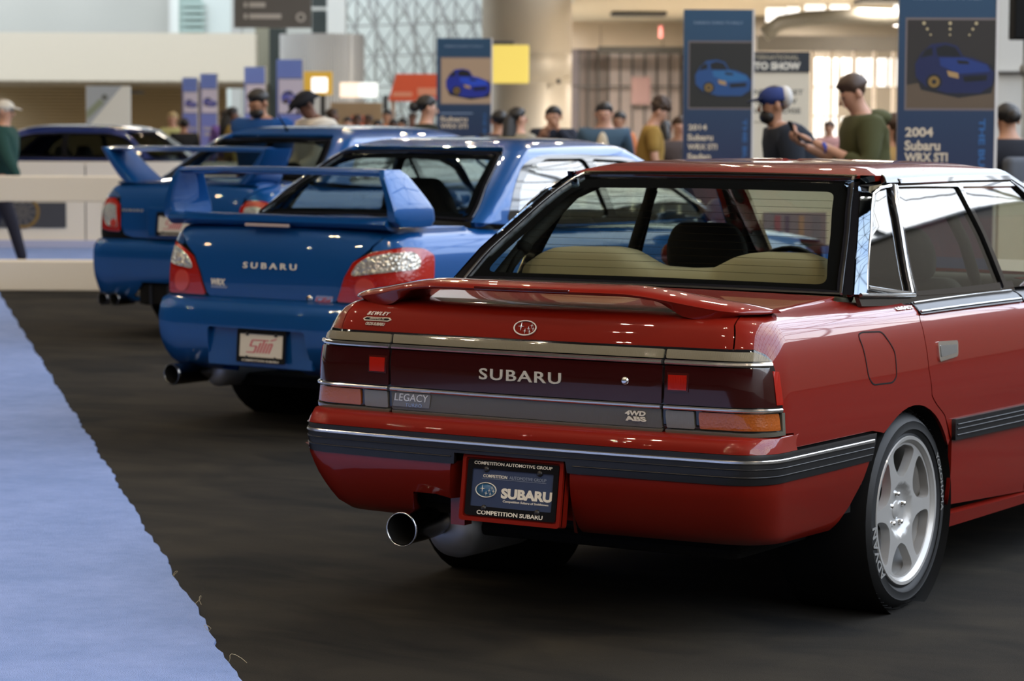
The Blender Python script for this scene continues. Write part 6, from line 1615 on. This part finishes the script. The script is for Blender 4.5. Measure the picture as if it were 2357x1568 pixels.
    for sd,arm in ((-1,armL),(1,armR)):
        i=len(V); e=arm[0]; w=arm[1]; t={'long':.93,'pushed':.45}.get(sleeve,0)
        V+=[rv(U(sd*.175*q0,0,1.425),.080*q)]
        if sleeve!='short': V+=[rv(U(*e),.060*q),rv(U(*[e[j]+(w[j]-e[j])*t for j in range(3)]),.043*q)]; E+=[(3,i),(i,i+1),(i+1,i+2)]
        else:
            s0=(sd*.165,0,1.40); V+=[rv(U(*[s0[j]+(e[j]-s0[j])*.75 for j in range(3)]),.060*q)]; E+=[(3,i),(i,i+1)]
    skin_chain('coat' if bulk>1.08 else 'shirt',V,E,T,root)
    if hood: MB().ellipsoid((0,0,0),(.115*k,.10*k,.055*k),14,8,Rl@Matrix.Translation((0,-.085*k,1.46*k))).build('hood',T,root,True)
    if inner: MB().ellipsoid((0,0,0),(.060*k,.03*k,.17*k),12,8,Rl@Matrix.Translation((0,.125*k*q,1.28*k))).build('inner_shirt',cloth(inner),root,True)
    V=[rv(L(0,0,.96),.130)];E=[]
    for sd in (-1,1):
        i=len(V); V+=[rv(L(sd*.10,0,.86),.098),rv(L(sd*.10,sp*sd*.14+.01,.50),.072),rv(L(sd*.10,sp*sd*.28-.01,.12),.056)]; E+=[(0,i),(i,i+1),(i+1,i+2)]
    skin_chain('trousers',V,E,cloth(legs),root)
    for sd in (-1,1): MB().ellipsoid((sd*.105*k,(sp*sd*.30+.06)*k,.045*k),(.048*k,.135*k,.045*k),12,8).build('shoe',cloth(shoes),root,True)
    # hair
    Hm=HAIRS[hair]
    def hairmesh(rx,ry,rz,cy=0,cz=.165,cut=.035,low=-.02,n=22):
        V=[];F=[];m=12
        for i in range(m+1):
            t=PI*i/m
            for j in range(n):
                p=2*PI*j/n; x,y,z=math.sin(t)*math.cos(p),math.sin(t)*math.sin(p),math.cos(t)
                X,Y,Z=rx*x,ry*y+cy,rz*z
                s=1.
                if Y>cut*1 and Z<.035: s=.72
                if Z<low: s=min(s,.80)
                V.append(tuple(Rh@Vector((X*s*k,Y*s*k,(cz+Z*s)*k))))
        for i in range(m):
            for j in range(n): F.append((i*n+j,(i+1)*n+j,(i+1)*n+(j+1)%n,i*n+(j+1)%n))
        return V,F
    if style!='none':
        V,F=hairmesh(.092,.106,.098 if style!='curly' else .115,-.008,.158 if style!='curly' else .168)
        hb_=MB().add(V,F)
        if style=='long':
            hb_.tube([Hd(0,-.045,1.66),Hd(0,-.075,1.58),U(0,-.10,1.46),U(0,-.115,1.30),U(0,-.115,1.20)],[.085*k,.098*k,.100*k,.085*k,.03*k],14,sx=1.0,sy=.6)
        if style=='bun': hb_.ellipsoid((0,0,0),(.05*k,.05*k,.05*k),12,8,Rh@Matrix.Translation((0,-.12*k,.13*k)))
        if style=='curly':
            rr=random.Random(label); 
            for _ in range(26):
                t,p=rr.uniform(0,1.3),rr.uniform(0,2*PI); hb_.ellipsoid((0,0,0),(.03*k,)*3,6,5,Rh@Matrix.Translation((.085*math.sin(t)*math.cos(p)*k,(-.012+.095*math.sin(t)*math.sin(p))*k,(.175+.095*math.cos(t))*k)))
        hb_.build('hair',Hm,root,True)
    if beard:
        V=[];F=[];n=16
        MB().ellipsoid((0,0,0),(.070*k,.055*k,.050*k),14,8,Rh@Matrix.Translation((0,.046*k,.060*k))).build('beard',Hm,root,True)
    for sd in (-1,1):
        MB().ellipsoid((0,0,0),(.011*k,.006*k,.008*k),8,5,Rh@Matrix.Translation((sd*.031*k,.083*k,.136*k))).build('eye',mat('dark eye',(.02,.015,.012),.2),root,True)
    if beard is False: MB().ellipsoid((0,0,0),(.024*k,.008*k,.007*k),8,5,Rh@Matrix.Translation((0,.080*k,.082*k))).build('mouth',mat('lip',(.35,.11,.09),.5),root,True)
    if cap:
        c1,c2=cap
        V,F=hairmesh(.097,.112,.092,-.006,.162,cut=.5,low=.0); MB().add(V,F).build('cap',cloth(c1),root,True)
        MB().ellipsoid((0,0,0),(.072*k,.065*k,.008*k),16,6,Rh@Matrix.Translation((0,.118*k,.172*k))@Matrix.Rotation(-.22,4,'X')).build('cap_brim',cloth(c2),root,True)
    if extra: extra(root,U,Hd,k)
    return root
def phone(root,U,Hd,k,p=(.0,.40,1.24)):
    MB().box(-.038,.038,-.006,.006,-.075,.075,Matrix.Translation(Vector(U(*p)))@Matrix.Rotation(-.5,4,'X'),.003).build('phone',MATTE,root)
A=lambda px,b:(px-1178.5)/6098*b
person('man in an olive green hooded jacket looking down at his phone',2.358,17.5,97,1.88,6,8,20,[(-.29,.06,1.17),(-.08,.34,1.36)],[(.29,.06,1.17),(.07,.35,1.33)],'l','b','short',(.065,.068,.028),(.03,.03,.04),bulk=1.16,hood=True,sleeve='pushed',extra=lambda r,U,Hd,k:(phone(r,U,Hd,k,(-.0,.43,1.43)),MB().lathe([(.036,-.012),(.040,0),(.036,.012)],14,Matrix.Translation(Vector(U(-.125,.28,1.315)))@Matrix.Rotation(1.2,4,'X')).build('wristband',mat('blue wristband',(.02,.05,.35),.4),r,True)))
person('bearded man in a dark jacket and a blue and white cap, leaning forward',2.156,18.4,98,1.90,34,0,-30,[(-.27,.14,1.16),(-.12,.30,.96)],[(.27,.14,1.16),(.12,.30,.96)],'m','k','short',(.020,.025,.035),(.02,.02,.03),beard=True,bulk=1.22,cap=((.025,.04,.14),(.012,.018,.05)),extra=lambda r,U,Hd,k: MB().ellipsoid((0,0,0),(.098*k,.05*k,.075*k),14,8,Matrix.Translation(Vector(Hd(0,-.07,1.675)))).build('cap_back',cloth((.55,.53,.50)),r,True))
person('dark-haired person in black with a grey backpack, right of the 2004 banner',3.469,18.5,15,1.69,4,0,8,skin='m',hair='k',style='bun',top=(.012,.013,.018),bulk=1.2,extra=lambda r,U,Hd,k: MB().box(-.15*k,.15*k,-.30*k,-.14*k,.98*k,1.36*k,bev=.04).build('backpack',cloth((.09,.10,.12)),r,True))
person('curly-haired man in a mustard t-shirt walking right',1.350,26.6,-92,1.80,5,0,22,[(-.22,.03,1.14),(-.18,.20,.92)],[(.22,.05,1.14),(.16,.25,.93)],'l','b','curly',(.33,.20,.05),(.10,.11,.13),sleeve='short',stride=.6)
person('smiling man in a blue grey jacket over a cream shirt',0.928,27,172,1.76,0,0,2,skin='l',hair='k',style='short',top=(.055,.10,.15),inner=(.60,.52,.38),bulk=1.25)
person('small person in an orange top behind the man in the blue grey jacket',1.318,33,150,1.70,0,skin='m',hair='k',top=(.50,.17,.07))
person('man in a dark navy coat raising both hands to his face',0.432,28.2,168,1.73,0,0,0,[(-.27,.16,1.28),(-.07,.20,1.52)],[(.29,.12,1.22),(.10,.20,1.42)],'m','k','short',(.018,.022,.035),bulk=1.25)
person('woman with long black hair seen from behind, beside the man in the navy coat',0.050,26.5,-50,1.70,0,-18,0,skin='l',hair='k',style='long',top=(.33,.29,.22),bulk=1.05)
person('person in a dark top just right of the banner with two blue cars',-0.145,28,20,1.68,skin='m',hair='k',top=(.02,.023,.035),bulk=1.1)
person('person in a long black coat and hood, left of the woman at the 2014 banner',1.552,27.4,12,1.58,0,skin='m',hair='k',style='long',top=(.012,.014,.025),bulk=1.35)
person('woman with reddish brown hair half hidden at the left edge of the 2014 banner',1.698,27,160,1.62,0,20,0,skin='l',hair='b',style='long',top=(.10,.085,.09),bulk=1.1)
person('person in a charcoal jacket bending down behind the white-edged 2014 banner',2.294,25,95,1.72,58,0,10,[(-.22,.1,1.16),(-.16,.25,.95)],[(.22,.1,1.16),(.16,.25,.95)],skin='m',hair='k',top=(.035,.038,.042),bulk=1.3)
person('bearded man in a royal blue t-shirt looking down',-2.227,23.6,140,1.84,0,0,20,skin='m',hair='k',style='short',top=(.008,.06,.22),beard=True,bulk=1.5,sleeve='short')
person('man in a white sweatshirt and a black bucket hat bending his head',-1.714,24.5,112,1.86,12,0,20,[(-.25,.10,1.15),(-.12,.32,1.08)],[(.25,.10,1.15),(.12,.32,1.08)],skin='d',hair='k',style='short',top=(.68,.63,.54),bulk=1.5,cap=((.010,.011,.016),(.010,.011,.016)),extra=lambda r,U,Hd,k: MB().lathe([(.10*k,.035*k),(.150*k,.0),(.152*k,.004*k),(.10*k,.045*k)],24,Matrix.Translation(Vector(Hd(0,0,1.665)))@Matrix.Rotation(-.38,4,'X')).build('hat_brim',cloth((.010,.011,.016)),r,True))
person('woman in a dark olive vest with her hair tied back, left of the two-car banner',-0.822,25,-78,1.80,0,0,6,skin='l',hair='k',style='bun',top=(.025,.027,.018),bulk=1.2)
person('walker in a dark green jacket and pale cap at the left edge of the picture',-5.200,27,-95,1.76,3,0,0,[(-.24,-.10,1.16),(-.25,.0,.92)],[(.24,.12,1.16),(.24,.25,.96)],skin='l',hair='g',style='short',top=(.020,.060,.050),legs=(.02,.022,.03),shoes=(.40,.38,.35),bulk=1.2,stride=.9,cap=((.60,.57,.50),(.60,.57,.50)))
person('small blurred person in pale yellow, left of the violet banners',-5.760,45,160,1.73,skin='l',hair='y',top=(.52,.54,.25))
person('small blurred person in black beside the one in pale yellow',-5.444,44,20,1.62,skin='m',hair='k',top=(.02,.02,.02),bulk=1.2)
person('pink-clad person half hidden behind the man in the olive jacket',2.929,23,120,1.60,0,skin='l',hair='b',top=(.45,.22,.22),bulk=1.1)
person('person in ochre and black between the olive jacket and the 2004 banner',2.806,19.5,40,1.62,0,skin='m',hair='b',style='long',top=(.30,.18,.06),bulk=1.1)
rnd=random.Random(77)
crowd=[(800,47,'dark red',(.16,.03,.03)),(822,44,'cream',(.55,.48,.36)),(846,49,'black',(.02,.02,.025)),(868,43,'olive brown',(.14,.11,.05)),(890,47,'orange',(.55,.18,.07)),(905,43.5,'pale grey',(.45,.44,.42)),(925,46,'tan',(.42,.28,.18)),(948,53.5,'maroon',(.12,.02,.03)),(765,40,'brown',(.10,.06,.03)),(520,44,'purple',(.22,.13,.45)),(536,40,'ochre',(.42,.30,.09)),(1030,48,'white',(.6,.58,.55)),(1905,40,'rose',(.48,.26,.24))]
places=['under the left menu screen','right of the left menu screen','under the right menu screen','between stall and booth','at the left end of the orange booth','before the orange booth counter','behind the booth counter','at the right end of the orange booth','behind the man in the bucket hat','between the violet banners','left of the bearded man in blue','behind the two-car banner','between the two men at the glass doors']
for (px_,b_,cn,c),pl in zip(crowd,places):
    person('distant blurred visitor in %s %s'%(cn,pl),A(px_,b_),b_,rnd.choice((-80,90,170,20,150)),rnd.uniform(1.60,1.80),skin=rnd.choice('lmd'),hair=rnd.choice('kkb'),style=rnd.choice(('short','long')),top=c,bulk=1.1)
finish_people()
